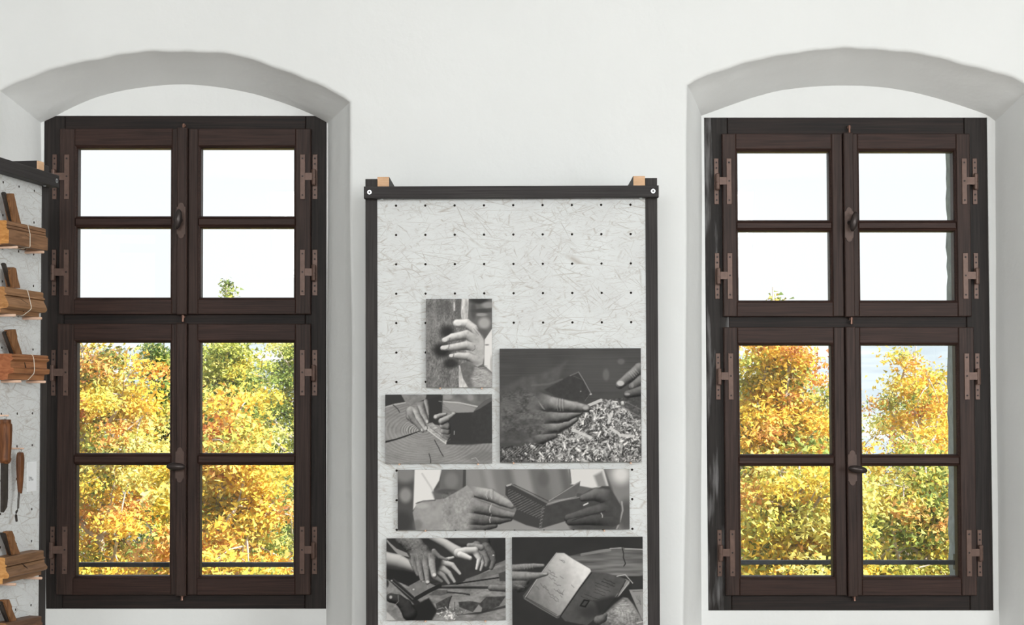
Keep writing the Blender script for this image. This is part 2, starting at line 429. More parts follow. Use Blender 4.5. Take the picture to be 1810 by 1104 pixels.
rng = random.Random(4)
def resample(pts, n):
    d = [0]
    for a, b in zip(pts, pts[1:]): d.append(d[-1] + math.hypot(b[0] - a[0], b[1] - a[1]))
    out = []
    for i in range(n):
        t = d[-1] * i / (n - 1); j = 0
        while j < len(d) - 2 and d[j + 1] < t: j += 1
        k = (t - d[j]) / max(1e-9, d[j + 1] - d[j])
        out.append((pts[j][0] + (pts[j + 1][0] - pts[j][0]) * k, pts[j][1] + (pts[j + 1][1] - pts[j][1]) * k))
    return out
def smooth_line(pts, it=2):
    for _ in range(it):
        pts = [pts[0]] + [((a[0] + 2 * b[0] + c[0]) / 4, (a[1] + 2 * b[1] + c[1]) / 4) for a, b, c in zip(pts, pts[1:], pts[2:])] + [pts[-1]]
    return pts
def profile(left, arch, right, Y, NS=16, NA=49):
    """left / right: (u, v) lists from the bottom edge of the photo up; arch from left to right -> x,z polyline from floor to floor"""
    L = [P(u, v, Y) for u, v in left]; L = [(L[0][0] + (L[0][0] - L[-1][0]) * 0.3, 0.0)] + L
    R = [P(u, v, Y) for u, v in right]; R = [(R[0][0] + (R[0][0] - R[-1][0]) * 0.3, 0.0)] + R
    A = [P(u, v, Y) for u, v in arch]
    L[-1] = A[0]; R[-1] = A[-1]
    A = smooth_line(resample(A, NA), 2)
    return resample(L, NS)[:-1] + A + list(reversed(resample(R, NS)[:-1])), NS - 1, NA

ARCH = {}
ARCH[1] = dict(
    oL=[(-6, 1104), (-4, 600), (-2, 165)],
    oA=[(-2, 160), (20, 148), (70, 130), (130, 112), (200, 98), (250, 92), (310, 90), (370, 92), (420, 98), (470, 112), (530, 136), (570, 154), (605, 168), (617, 180)],
    oR=[(621, 1104), (619, 600), (617, 180)],
    iL=[(81, 1104), (76, 600), (72, 216)],
    iA=[(72, 216), (84, 209), (104, 201.5), (127, 188), (171, 170), (220, 158), (269, 151), (308, 148), (352, 149), (401, 155), (450, 165), (499, 180), (538, 195), (552, 202), (568, 210), (580, 217)],
    iR=[(576, 1104), (579, 600), (580, 217)])
ARCH[2] = dict(
    oL=[(1210, 1104), (1214, 600), (1217, 152)],
    oA=[(1217, 150), (1229, 140), (1253, 131), (1302, 116), (1351, 104), (1400, 93), (1449, 88), (1498, 85.4), (1547, 86), (1596, 91), (1645, 99), (1694, 110), (1743, 123), (1792, 138), (1812, 146), (1824, 155)],
    oR=[(1834, 1104), (1829, 600), (1824, 155)],
    iL=[(1240, 1104), (1240, 600), (1240, 204)],
    iA=[(1240, 204), (1278, 190), (1327, 172.5), (1376, 159), (1425, 153), (1473, 150), (1522, 150.5), (1571, 154), (1620, 163), (1669, 176), (1718, 192), (1752, 204), (1760, 213)],
    iR=[(1767, 1104), (1762, 600), (1760, 213)])

wall = MB()
def quad(mb, pts): mb.add(pts, [tuple(range(len(pts)))])
def niche(no, xa, xb):
    a = ARCH[no]
    out, NS, NA = profile(a['oL'], a['oA'], a['oR'], YW)
    inn, _, _ = profile(a['iL'], a['iA'], a['iR'], YF - 0.012)
    n = len(out)
    # gentle unevenness of hand laid plaster
    ph = rng.random() * 6
    def wob(i, k): return 0.0022 * math.sin(i * 0.55 + ph + k) + 0.0016 * math.sin(i * 1.37 + 2 * ph + k)
    nor = []
    for i in range(n):
        p, q = out[max(0, i - 1)], out[min(n - 1, i + 1)]
        tx, tz = q[0] - p[0], q[1] - p[1]; l = math.hypot(tx, tz)
        nor.append((-tz / l, tx / l))
    r = 0.016
    rings = []
    for k in range(6):
        ph_ = math.pi / 2 * k / 5
        off = r * (1 - math.sin(ph_)); y = YW + r * (1 - math.cos(ph_))
        rings.append([(out[i][0] + nor[i][0] * (off + wob(i, 0)), y, out[i][1] + (nor[i][1] * (off + wob(i, 0)) if 0 < i < n - 1 else 0)) for i in range(n)])
    o5 = rings[-1]
    for k in range(1, 5):
        t = k / 4
        rings.append([(o5[i][0] + (inn[i][0] - o5[i][0]) * t + nor[i][0] * wob(i, k) * .6, o5[i][1] + (YF - 0.012 - o5[i][1]) * t, o5[i][2] + (inn[i][1] - o5[i][2]) * t) for i in range(n)])
    rings.append([(x, YF + 0.10, z) for x, y, z in rings[-1]])
    vs = [p for rg in rings for p in rg]
    fs = [(k * n + i, k * n + i + 1, (k + 1) * n + i + 1, (k + 1) * n + i) for k in range(len(rings) - 1) for i in range(n - 1)]
    wall.add(vs, fs)
    r0 = rings[0]
    for i in range(NS):                       # left strip
        quad(wall, [(xa, YW, r0[i][2]), (r0[i][0], YW, r0[i][2]), (r0[i + 1][0], YW, r0[i + 1][2]), (xa, YW, r0[i + 1][2])])
    quad(wall, [(xa, YW, r0[NS][2]), r0[NS], (r0[NS][0], YW, HC), (xa, YW, HC)])
    for i in range(NS, NS + NA - 1):          # above the arch
        quad(wall, [r0[i], r0[i + 1], (r0[i + 1][0], YW, HC), (r0[i][0], YW, HC)])
    e = NS + NA - 1
    quad(wall, [r0[e], (xb, YW, r0[e][2]), (xb, YW, HC), (r0[e][0], YW, HC)])
    for i in range(e, n - 1):
        quad(wall, [r0[i], (xb, YW, r0[i][2]), (xb, YW, r0[i + 1][2]), r0[i + 1]])
    return inn
inner1 = niche(1, -RX, 0.02)
inner2 = niche(2, 0.02, RX)

WIN = {
 1: dict(frame=(76, 577, 203, 1077), su=(103, 549, 227, 555), sl=(101, 549, 572, 1051), strip=(313, 331), strip_on=0,
         cols=((134, 299), (353, 518)), up=((261, 381), (402, 525)), lo=((605, 801), (822, 1018)), c=325, shear=0.002,
         hv=((273, 352), (441, 522), (618, 699), (930, 1014)), hx=((112, 121), (91, 99), (530, 539), (552, 561)),
         open=(-1.737, -0.70), bar=997),
 2: dict(frame=(1248, 1750, 206, 1080), su=(1280, 1719, 236, 559), sl=(1280, 1722, 578, 1052), strip=(1494, 1511), strip_on=1,
         cols=((1308, 1470), (1524, 1691)), up=((267, 388), (408, 530)), lo=((610, 803), (824, 1019)), c=1502, shear=0.0055,
         hv=((280, 361), (447, 528), (624, 706), (936, 1018)), hx=((1287, 1296), (1265, 1273), (1704, 1713), (1723, 1731)),
         open=(0.725, 1.746), bar=993),
}
# masonry around the frames: lintel zone, breast and the outer leaf of the wall
for no, inn in ((1, inner1), (2, inner2)):
    w = WIN[no]
    fx0, fx1 = PX(w['frame'][0], YF), PX(w['frame'][1], YF)
    fz1, fz0 = PZ(w['frame'][2], YF), PZ(w['frame'][3], YF)
    xs = [p[0] for p in inn]; zt = max(p[1] for p in inn)
    x0, x1 = min(xs) - .06, max(xs) + .06
    wall.box(x0, x1, YF - 0.004, YO - .25, fz1 - 0.004, zt + .05)        # tympanum
    wall.box(x0, x1, YF - 0.006, YO - .25, 0, fz0 + 0.004)               # breast under the window
    sh = w['shear']; zc = (fz0 + fz1) / 2; dz = (fz1 - fz0) / 2
    for xa, xb, s in ((x0, fx0, -1), (fx1, x1, 1)):
        # plaster strips beside the frame follow its lean
        a0 = (xa if s < 0 else xa + sh * dz); a1 = (xb + sh * dz if s < 0 else xb)
        b0 = (xa if s < 0 else xa - sh * dz); b1 = (xb - sh * dz if s < 0 else xb)
        wall.prism_y([(a0, fz0), (a1, fz0), (b1, fz1), (b0, fz1)], YF - 0.003, YO - .25)
o = mesh_obj('wall_back', wall, M['plaster'], smooth=True)
tag(o, 'white plastered wall with two arched window niches', 'wall', kind='structure')

leaf_ = MB()
xs = [-RX - .3, WIN[1]['open'][0], WIN[1]['open'][1], WIN[2]['open'][0], WIN[2]['open'][1], RX + .3]
def jag_side(x, z0, z1, s, seed):
    r_ = random.Random(seed); n = 46
    outer = [(x + s * (0.004 + 0.007 * r_.random()), YO - 0.002 * r_.random(), z0 + (z1 - z0) * i / n) for i in range(n + 1)]
    for i in range(n):
        za, zb = outer[i][2], outer[i + 1][2]
        leaf_.add([(x, YO - .31, za), (x, YO - .31, zb), outer[i + 1], outer[i], (x - s * .25, YO, za), (x - s * .25, YO, zb)], [(0, 1, 2, 3), (3, 2, 5, 4)])
leaf_.box(xs[0], xs[1] - .25, YO - .30, YO, -7, HC); leaf_.box(xs[2] + .25, xs[3] - .25, YO - .30, YO, -7, HC); leaf_.box(xs[4] + .25, xs[5], YO - .30, YO, -7, HC)
for no, (a, b) in ((1, (xs[1], xs[2])), (2, (xs[3], xs[4]))):
    w = WIN[no]; z1 = PZ(w['frame'][2], YF) - .02; z0 = PZ(w['frame'][3], YF) + .02
    leaf_.box(a - .25, b + .25, YO - .30, YO, z1, HC); leaf_.box(a - .25, b + .25, YO - .30, YO, -7, z0)
    jag_side(a, z0, z1, 1, no); jag_side(b, z0, z1, -1, no + 7)
    leaf_.box(a - .25, a - .20, YO - .30, YO - .02, z0, z1); leaf_.box(b + .20, b + .25, YO - .30, YO - .02, z0, z1)
o = mesh_obj('wall_outside', leaf_, M['stone'])
tag(o, 'rough grey rendered outer face of the window wall', 'wall', kind='structure')

# ================================================================== WINDOWS
def plate_outline(cx, cz, w, h):
    """escutcheon with a rounded lobe at each end"""
    pts = []
    hw = w / 2; hb = h / 2 - w * 0.62
    for s in (1, -1):
        seq = [(hw, hb), (hw * .98, hb + w * .12), (hw * .72, hb + w * .16), (hw * .66, hb + w * .30), (hw * .50, hb + w * .48), (hw * .22, hb + w * .60), (0, hb + w * .62),
               (-hw * .22, hb + w * .60), (-hw * .50, hb + w * .48), (-hw * .66, hb + w * .30), (-hw * .72, hb + w * .16), (-hw * .98, hb + w * .12), (-hw, hb)]
        pts += [(cx + s * x, cz + s * z) for x, z in seq]
    return pts

def window(no, name, label, handles):
    w = WIN[no]
    f = w['frame']
    fx0, fx1 = PX(f[0], YF), PX(f[1], YF); fz1, fz0 = PZ(f[2], YF), PZ(f[3], YF)
    org = ((fx0 + fx1) / 2, YF, fz0)
    root = empty(name, org)
    tag(root, label, 'window', kind='structure')
    sh = (w['shear'], (fz0 + fz1) / 2)
    # x shear: lower end leans right -> x - s*(z-zc)
    def part(nm, mb, mat, parent=root, smooth=False):
        return mesh_obj(nm, mb, mat, parent, org, smooth, sh)
    X = lambda u: PX(u, YS); Z = lambda v: PZ(v, YS)
    XF = lambda u: PX(u, YF); ZF = lambda v: PZ(v, YF)
    su, sl = w['su'], w['sl']
    # fixed frame: two jambs as one piece with head, transom and sill rail under it
    ov = 0.02
    jw0 = XF(su[0]) + ov; jw1 = XF(su[1]) - ov
    jb = MB().box(fx0, jw0, YF, YF + .085, fz0, fz1, 0, .003)
    fr = part('frame', jb, M['frame_worn'] if no == 2 else M['frame_v'])
    part('jamb', MB().box(jw1, fx1, YF, YF + .085, fz0, fz1, 0, .003), M['frame_v'], fr)
    part('head_rail', MB().box(jw0, jw1, YF + .001, YF + .084, ZF(su[2]) - ov, fz1, 0, .003), M['frame_h'], fr)
    part('transom', MB().box(jw0, jw1, YF + .001, YF + .084, ZF(sl[2]) - ov, ZF(su[3]) + ov, 0, .003), M['frame_h'], fr)
    part('sill_rail', MB().box(jw0, jw1, YF + .001, YF + .084, fz0, ZF(sl[3]) + ov, 0, .003), M['frame_h'], fr)
    # espagnolette pins on the frame
    for v0, v1 in ((f[2] + 17, su[2] + 4), (su[3] + 2, su[3] + 14), (sl[3] - 2, sl[3] + 8)):
        uc = w['c'] + (0 if no == 1 else 2)
        part('bolt_pin', MB().tube([(XF(uc), YF - .018, ZF(v0)), (XF(uc), YF - .018, ZF((v0 + v1) / 2)), (XF(uc), YF - .018, ZF(v1))], [.0045, .0045, .006], 10)
             .box(XF(uc) - .006, XF(uc) + .006, YF - .016, YF, ZF(v0 + 3) - .004, ZF(v0 + 3) + .004), M['copper'], fr, True)
    # frame side hinge leaves
    for v0, v1 in w['hv']:
        for u0, u1 in (w['hx'][1], w['hx'][3]):
            mb = MB().box(XF(u0), XF(u1), YF - .004, YF, ZF(v1), ZF(v0), 0, .001)
            xc = (XF(u0) + XF(u1)) / 2; h = ZF(v0) - ZF(v1)
            for t in (.09, .21, .79, .91):
                mb.tube([(xc, YF - .0055, ZF(v1) + h * t), (xc, YF - .003, ZF(v1) + h * t)], .0036, 8, 1)
            part('hinge_leaf', mb, [M['hinge'], M['screw']], fr)
    # four opening sashes
    for row, (sv, panes) in enumerate(((su, w['up']), (sl, w['lo']))):
        split = w['strip'][1] if w['strip_on'] == 0 else w['strip'][0]
        for side in (0, 1):
            u0, u1 = (sv[0], split - .6) if side == 0 else (split + .6, sv[1])
            z1, z0 = Z(sv[2]), Z(sv[3])
            pu0, pu1 = w['cols'][side]
            a0, a1, b0, b1 = X(u0), X(pu0) - .008, X(pu1) + .008, X(u1)
            yb = YS + .068
            sash = part('sash', MB().box(a0, a1, YS, yb, z0, z1, 0, .003).box(b0, b1, YS, yb, z0, z1, 0, .003), M['sash_v'])
            part('top_rail', MB().box(a1, b0, YS + .0015, yb - .001, Z(panes[0][0]) + .008, z1, 0, .002), M['sash_h'], sash)
            part('bottom_rail', MB().box(a1, b0, YS + .0015, yb - .001, z0, Z(panes[1][1]) - .008, 0, .002), M['sash_h'], sash)
            part('muntin', MB().box(a1, b0, YS + .004, yb - .001, Z(panes[1][0]) + .008, Z(panes[0][1]) - .008, 0, .004), M['sash_h'], sash)
            for pv in panes:
                ox0, ox1, oz0, oz1 = a1, b0, Z(pv[1]) - .008, Z(pv[0]) + .008
                ix0, ix1, iz0, iz1 = X(pu0), X(pu1), Z(pv[1]), Z(pv[0])
                y0, y1, y2 = YS + .006, YS + .018, YS + .055
                ro = [(ox0, oz0), (ox1, oz0), (ox1, oz1), (ox0, oz1)]; ri = [(ix0, iz0), (ix1, iz0), (ix1, iz1), (ix0, iz1)]
                rm = [((p[0] * .45 + q[0] * .55), (p[1] * .45 + q[1] * .55)) for p, q in zip(ro, ri)]
                vs = [(x, y0, z) for x, z in ro] + [(x, y0 + .003, z) for x, z in rm] + [(x, y1, z) for x, z in ri] + [(x, y2, z) for x, z in ri] + [(x, y2, z) for x, z in ro]
                fs = [(k * 4 + i, k * 4 + (i + 1) % 4, ((k + 1) % 5) * 4 + (i + 1) % 4, ((k + 1) % 5) * 4 + i) for k in range(5) for i in range(4)]
                part('glazing_bead', MB().add(vs, fs), M['sash_h'], sash)
                part('pane', MB().box(ix0 - .004, ix1 + .004, YS + .040, YS + .044, iz0 - .004, iz1 + .004), M['glass'], sash)
            # cover strip, handle plate and handle
            if side == w['strip_on']:
                s0, s1 = X(w['strip'][0]), X(w['strip'][1])
                part('cover_strip', MB().box(s0, s1, YS - .014, YS + .004, z0 - .002, z1 + .002, 0, .003), M['sash_v'], sash)
                pu, pv0, pv1, kind_, ku, kv, rot = handles[row]
                px, pz, ph_ = X(pu), (Z(pv0) + Z(pv1)) / 2, Z(pv0) - Z(pv1)
                part('handle_plate', MB().prism_y(plate_outline(px, pz, .032, ph_), YS - .0175, YS - .013), M['plate'], sash)
                kx, kz = X(ku), Z(kv)
                hb = MB().tube([(px, YS - .017, kz), (px, YS - .030, kz), (kx, YS - .044, kz)], [.008, .007, .007], 10)
                if kind_ == 'v': hb.ellipsoid((kx, YS - .052, kz), (.0150, .015, .038), rot=rot)
                else: hb.ellipsoid((kx, YS - .052, kz), (.036, .015, .0145), rot=rot)
                part('handle', hb, M['knob'], sash, 'all')
            # sash side hinge: tall leaf, arm and knuckle
            hp = w['hx'][0] if side == 0 else w['hx'][2]; hf = w['hx'][1] if side == 0 else w['hx'][3]
            for v0, v1 in (w['hv'][0:2] if row == 0 else w['hv'][2:4]):
                mb = MB().box(X(hp[0]), X(hp[1]), YS - .004, YS + .001, Z(v1), Z(v0), 0, .001)
                h = Z(v0) - Z(v1); za = Z(v0) - h * .41; zb = Z(v0) - h * .57
                kx = (XF(hf[0]) + XF(hf[1])) / 2 + (-.002 if side else .002)
                x0, x1 = sorted((kx, (X(hp[0]) + X(hp[1])) / 2))
                mb.box(x0, x1, YS - .0035, YS + .0008, zb, za)
                xc = (X(hp[0]) + X(hp[1])) / 2
                for t in (.09, .59 - .08, .91):
                    mb.tube([(xc, YS - .0055, Z(v1) + h * t), (xc, YS - .003, Z(v1) + h * t)], .0036, 8, 1)
                mb.tube([(kx, YS + .002, Z(v0) - h * .68), (kx, YS + .002, Z(v0) - h * .66), (kx, YS + .002, Z(v0) - h * .52)], [.0065, .0085, .0085], 12)
                mb.tube([(kx, YS + .002, Z(v0) - h * .515), (kx, YS + .002, Z(v0) - h * .34), (kx, YS + .002, Z(v0) - h * .325)], [.0085, .0085, .0065], 12)
                part('hinge', mb, [M['hinge'], M['screw']], sash)
    return root

window(1, 'window_1', 'tall dark brown casement window in the left arched niche, beside the tool panel',
       ((321, 359, 422, 'v', 319, 390, .12), (320, 790, 852, 'h', 317, 823, .03)))
window(2, 'window_2', 'tall dark brown casement window in the right arched niche',
       ((1502, 367, 428, 'v', 1507, 394, .22), (1503, 795, 857, 'h', 1509, 828, .16)))
for no, side in ((1, 'left'), (2, 'right')):
    w = WIN[no]; a, b = w['open']; z = PZ(w['bar'], 6.0)
    o = empty('guard_rail', ((a + b) / 2, 6.0, z))
    tag(o, 'thin dark iron guard bar across the outside of the %s window' % side, 'guard rail', 'guard bars outside the windows')
    mesh_obj('bar', MB().box(a - .04, b + .04, 5.99, 6.01, z - .009, z + .008), M['iron'], o, o.location)
    mesh_obj('bracket', MB().box(a - .005, a + .012, 5.975, 6.025, z - .03, z + .03), M['iron'], o, o.location)
    mesh_obj('bracket', MB().box(b - .012, b + .005, 5.975, 6.025, z - .03, z + .03), M['iron'], o, o.location)

# ================================================================== DISPLAY PANELS
PW_ = 0.987
pc = PX((650 + 1167) / 2, YP)
ROLL = -0.004
MC = Matrix.Translation((pc, YP, 0)) @ Matrix.Rotation(ROLL, 4, 'Y')
RT_C = PZ(328.3, YP - .035)              # top of the rail, centre panel
ANG = math.atan(440 / FPX)
PHI = math.pi / 2 - ANG
Y1 = 0.949 * (YP - .035)
px_, pz_ = P(105, 310, Y1)
ex = Vector((math.cos(PHI), math.sin(PHI), 0)); ey = Vector((-math.sin(PHI), math.cos(PHI), 0))
OT = Vector((px_, Y1, 0)) - ex * 0.495 - ey * (-0.035)
MT = Matrix.Translation((OT.x, OT.y, 0)) @ Matrix.Rotation(PHI, 4, 'Z')
RT_T = pz_
def hit(Mx, u, v, off):
    inv = Mx.inverted()
    o = inv @ Vector((0, 0, CAMZ)); d = inv.to_3x3() @ ray(u, v)
    t = (-off - o.y) / d.y
    p = o + d * t
    return p.x, p.z

def hole_board(x0, x1, z0, z1, hx, hz, sp, y0, y1, r=.0042):
    """pierced board: square cells with a real round hole each"""
    mb = MB(); mh = 1
    cols = [x0] + [(hx[i] + hx[i + 1]) / 2 for i in range(len(hx) - 1)] + [x1]
    rows = [z1] + [(hz[i] + hz[i + 1]) / 2 for i in range(len(hz) - 1)] + [z0]
    for j, cz in enumerate(hz):
        for i, cx in enumerate(hx):
            a, b, c, d = cols[i], cols[i + 1], rows[j + 1], rows[j]
            sq = [(b, cz), (b, d), (cx, d), (a, d), (a, cz), (a, c), (cx, c), (b, c)]
            ci = [(cx + r * math.cos(math.pi / 4 * k), cz + r * math.sin(math.pi / 4 * k)) for k in range(8)]
            vs = [(x, y0, z) for x, z in sq] + [(x, y0, z) for x, z in ci] + [(x, y0 + .014, z) for x, z in ci]
            mb.add(vs, [(k, (k + 1) % 8, 8 + (k + 1) % 8, 8 + k) for k in range(8)])
            mb.add(vs[8:], [(k, (k + 1) % 8, 8 + (k + 1) % 8, 8 + k) for k in range(8)] + [tuple(range(8, 16))], mh)
    vs = [(x0, y0, z0), (x1, y0, z0), (x1, y0, z1), (x0, y0, z1), (x0, y1, z0), (x1, y1, z0), (x1, y1, z1), (x0, y1, z1)]
    mb.add(vs, [(0, 1, 5, 4), (1, 2, 6, 5), (2, 3, 7, 6), (3, 0, 4, 7), (4, 5, 6, 7)])
    return mb

def panel(name, label, Mx, RT, hx, hz):
    root = empty(name); root.matrix_world = Mx
    tag(root, label, 'display panel', 'black framed display panels')
    W = PW_ / 2; pw = .040
    zt = RT + .030
    for s in (-1, 1):
        a, b = (-W, -W + pw) if s < 0 else (W - pw, W)
        mesh_obj('post', MB().box(a, b, 0, .06, 0, zt, 0, .0015), M['panel_v'], root)
        # beam reaching back from the head, raw end grain to the front
        c, d = (-W + pw + .001, -W + pw + .041) if s < 0 else (W - pw - .041, W - pw - .001)
        zb0 = RT - .004; zb1 = RT + .0365
        bm_ = mesh_obj('beam', MB().box(c, d, .0005, .29, zb0, zb1, 0, .001), M['panel_y'], root)
        mesh_obj('end_face', MB().box(c + .0005, d - .0005, -.004, .001, zb0 + .0005, zb1 - .0005), M['endgrain'], bm_)
        bx = s * (W - .017)
        mb = MB().tube([(bx, -.0358, RT - .0195), (bx, -.0345, RT - .0195)], .0072, 18)
        bo = mesh_obj('bolt', mb, M['steel'], root, smooth=True)
        mesh_obj('socket', MB().tube([(bx, -.0362, RT - .0195), (bx, -.0350, RT - .0195)], .0034, 8), M['screw'], bo)
        sx = s * (W - pw - .017)
        mesh_obj('screw', MB().ellipsoid((sx, -.014, RT - .0405), (.005, .005, .0025)), M['steel'], root, smooth='all')
    mesh_obj('top_rail', MB().box(-.4955, .4955, -.035, -.0004, RT - .0395, RT, 0, .0015), M['panel_h'], root)
    mesh_obj('bottom_rail', MB().box(-W + pw, W - pw, .001, .05, .16, .20, 0, .0015), M['panel_h'], root)
    mb = hole_board(-W + pw, W - pw, .20, RT - .012, hx, hz, .1, .004, .022)
    mesh_obj('board', mb, [M['osb'], M['hole']], root)
    return root

hx = [hit(MC, 700.4 + 51.9 * i, 570, -.004)[0] for i in range(9)]
z_first = hit(MC, 905, 362.5, -.004)[1]; sp = (z_first - hit(MC, 905, 570, -.004)[1]) / 4
hz = [z_first - sp * k for k in range(20) if z_first - sp * k > .26]
panelC = panel('display_panel', 'white strand board panel in black frame holding the hand photographs', MC, RT_C, hx, hz)
hzT = [z + (RT_T - RT_C) for z in hz if z + (RT_T - RT_C) > .24]
panelT = panel('display_panel', 'white strand board panel in black frame holding old wooden tools, by left window', MT, RT_T, hx, hzT)
def peg(parent, x, z, L, y0=.006, r=.0042):
    return mesh_obj('peg', MB().tube([(x, y0, z), (x, -L + .002, z), (x, -L, z)], [r, r, r * .8], 10), M['peg'], parent, smooth=True)

# ================================================================== PHOTO PRINTS
class Art:
    def __init__(s, crop, zoomed_w, bounds, base, res=1.05, seed=1):
        s.k = zoomed_w / (crop[2] - crop[0])
        s.b = bounds
        w = int((bounds[2] - bounds[0]) / s.k * res); h = int((bounds[3] - bounds[1]) / s.k * res)
        s.X, s.Y = np.meshgrid(np.linspace(bounds[0], bounds[2], w + 1), np.linspace(bounds[1], bounds[3], h + 1))
        s.v = np.full_like(s.X, base); s.rg = np.random.RandomState(seed); s.aa = s.k * 0.75
    def noise(s, sx, sy=None, oct=3):
        sy = sy or sx; out = np.zeros_like(s.X); amp = 1; tot = 0
        for o in range(oct):
            gx = (s.X - s.b[0]) / sx * 2 ** o; gy = (s.Y - s.b[1]) / sy * 2 ** o
            L = s.rg.rand(int(gy.max()) + 3, int(gx.max()) + 3)
            ix = gx.astype(int); iy = gy.astype(int); fx = gx - ix; fy = gy - iy
            fx = fx * fx * (3 - 2 * fx); fy = fy * fy * (3 - 2 * fy)
            out += amp * (L[iy, ix] * (1 - fx) * (1 - fy) + L[iy, ix + 1] * fx * (1 - fy) + L[iy + 1, ix] * (1 - fx) * fy + L[iy + 1, ix + 1] * fx * fy)
            tot += amp; amp *= .6
        return out / tot - .5
    def put(s, a, val): s.v = s.v * (1 - a) + val * a
    def sd(s, pts):
        d = np.full_like(s.X, 1e9); ins = np.zeros(s.X.shape, bool)
        n = len(pts)
        for i in range(n):
            ax, ay = pts[i]; bx, by = pts[(i + 1) % n]
            ex_, ey_ = bx - ax, by - ay
            t = np.clip(((s.X - ax) * ex_ + (s.Y - ay) * ey_) / (ex_ * ex_ + ey_ * ey_ + 1e-9), 0, 1)
            d = np.minimum(d, np.hypot(s.X - ax - t * ex_, s.Y - ay - t * ey_))
            c = ((ay > s.Y) != (by > s.Y))
            if abs(ey_) > 1e-9: ins ^= c & (s.X < ex_ * (s.Y - ay) / ey_ + ax)
        return np.where(ins, -d, d)
    def poly(s, pts, val, blur=0, a=1.0, tex=0, ts=30, tsy=None):
        bl = max(blur, s.aa)
        al = np.clip(.5 - s.sd(pts) / (2 * bl), 0, 1); al = al * al * (3 - 2 * al)
        if tex: val = val + tex * s.noise(ts, tsy)
        s.put(al * a, val)
    def blob(s, cx, cy, rx, ry, val, a=1.0, soft=.6):
        d = np.hypot((s.X - cx) / rx, (s.Y - cy) / ry)
        al = np.clip((1 - d) / soft, 0, 1); s.put(al * al * (3 - 2 * al) * a, val)
    def tube(s, pts, val, L=(-.35, -.65), dark=.42, tex=.10, ts=None, a=1.0, blur=0, edge=.22, root=0.0, bump=.05):
        best = np.full_like(s.X, 1e9); nx = np.zeros_like(s.X); ny = np.zeros_like(s.X); rr = np.ones_like(s.X); al_ = np.zeros_like(s.X)
        # knuckles: swell a little at every joint
        cum = np.cumsum([0] + [math.hypot(b[0] - a[0], b[1] - a[1]) for a, b in zip(pts, pts[1:])]); tot = cum[-1]
        for si, ((ax, ay, ar), (bx, by, br)) in enumerate(zip(pts, pts[1:])):
            ex_, ey_ = bx - ax, by - ay
            t = np.clip(((s.X - ax) * ex_ + (s.Y - ay) * ey_) / (ex_ * ex_ + ey_ * ey_ + 1e-9), 0, 1)
            r = (ar + (br - ar) * t) * (1 - bump * np.sin(math.pi * t)); dx = s.X - ax - t * ex_; dy = s.Y - ay - t * ey_
            q = np.hypot(dx, dy) / r; m = q < best
            best = np.where(m, q, best); nx = np.where(m, dx / r, nx); ny = np.where(m, dy / r, ny); rr = np.where(m, r, rr); al_ = np.where(m, (cum[si] + t * (cum[si + 1] - cum[si])) / tot, al_)
        al = np.clip((1 - best) * rr / (2 * max(blur, s.aa)) + .5, 0, 1)
        if root: 
            q_ = np.clip((al_ if root > 0 else 1 - al_) / abs(root), 0, 1); al = al * q_ * q_ * (3 - 2 * q_)
        nz = np.sqrt(np.clip(1 - nx * nx - ny * ny, 0, 1))
        sh = np.clip(nx * L[0] + ny * L[1] + nz * .65, 0, 1)
        v = val * (dark + (1.12 - dark) * sh)
        v = v * (1 - edge * np.clip((best - .78) / .22, 0, 1))
        if tex: v = v + tex * s.noise(ts or np.median([p[2] for p in pts]) * .55, None, 3)
        s.put(al * a, np.clip(v, 0, 1))
    def line(s, pts, w, val, a=1.0):
        d = np.full_like(s.X, 1e9)
        for (ax, ay), (bx, by) in zip(pts, pts[1:]):
            ex_, ey_ = bx - ax, by - ay
            t = np.clip(((s.X - ax) * ex_ + (s.Y - ay) * ey_) / (ex_ * ex_ + ey_ * ey_ + 1e-9), 0, 1)
            d = np.minimum(d, np.hypot(s.X - ax - t * ex_, s.Y - ay - t * ey_))
        s.put(np.clip((w / 2 - d) / s.aa + .5, 0, 1) * a, val)
    def chips(s, n, inside, smin, smax, vmin, vmax, elong=2.2):
        H, Wd = s.X.shape
        dx = s.X[0, 1] - s.X[0, 0]; dy = s.Y[1, 0] - s.Y[0, 0]
        for _ in range(n):
            cx = s.b[0] + s.rg.rand() * (s.b[2] - s.b[0]); cy = s.b[1] + s.rg.rand() * (s.b[3] - s.b[1])
            if not inside(cx, cy): continue
            r = smin + (smax - smin) * s.rg.rand() ** 2.5; e = 1 + s.rg.rand() * (elong - 1); th = s.rg.rand() * math.pi
            R = r * e + 3 * dx
            i0, i1 = max(0, int((cx - R - s.b[0]) / dx)), min(Wd, int((cx + R - s.b[0]) / dx) + 2)
            j0, j1 = max(0, int((cy - R - s.b[1]) / dy)), min(H, int((cy + R - s.b[1]) / dy) + 2)
            if i1 <= i0 or j1 <= j0: continue
            x = s.X[j0:j1, i0:i1] - cx; y = s.Y[j0:j1, i0:i1] - cy
            p = (x * math.cos(th) + y * math.sin(th)) / e; q = -x * math.sin(th) + y * math.cos(th)
            al = np.clip((r - np.maximum(np.abs(p), np.abs(q) * 1.3)) / (dx * .8) + .5, 0, 1)
            val = vmin + (vmax - vmin) * s.rg.rand()
            s.v[j0:j1, i0:i1] = s.v[j0:j1, i0:i1] * (1 - al) + al * (val - .25 * np.clip(q / r, 0, 1))

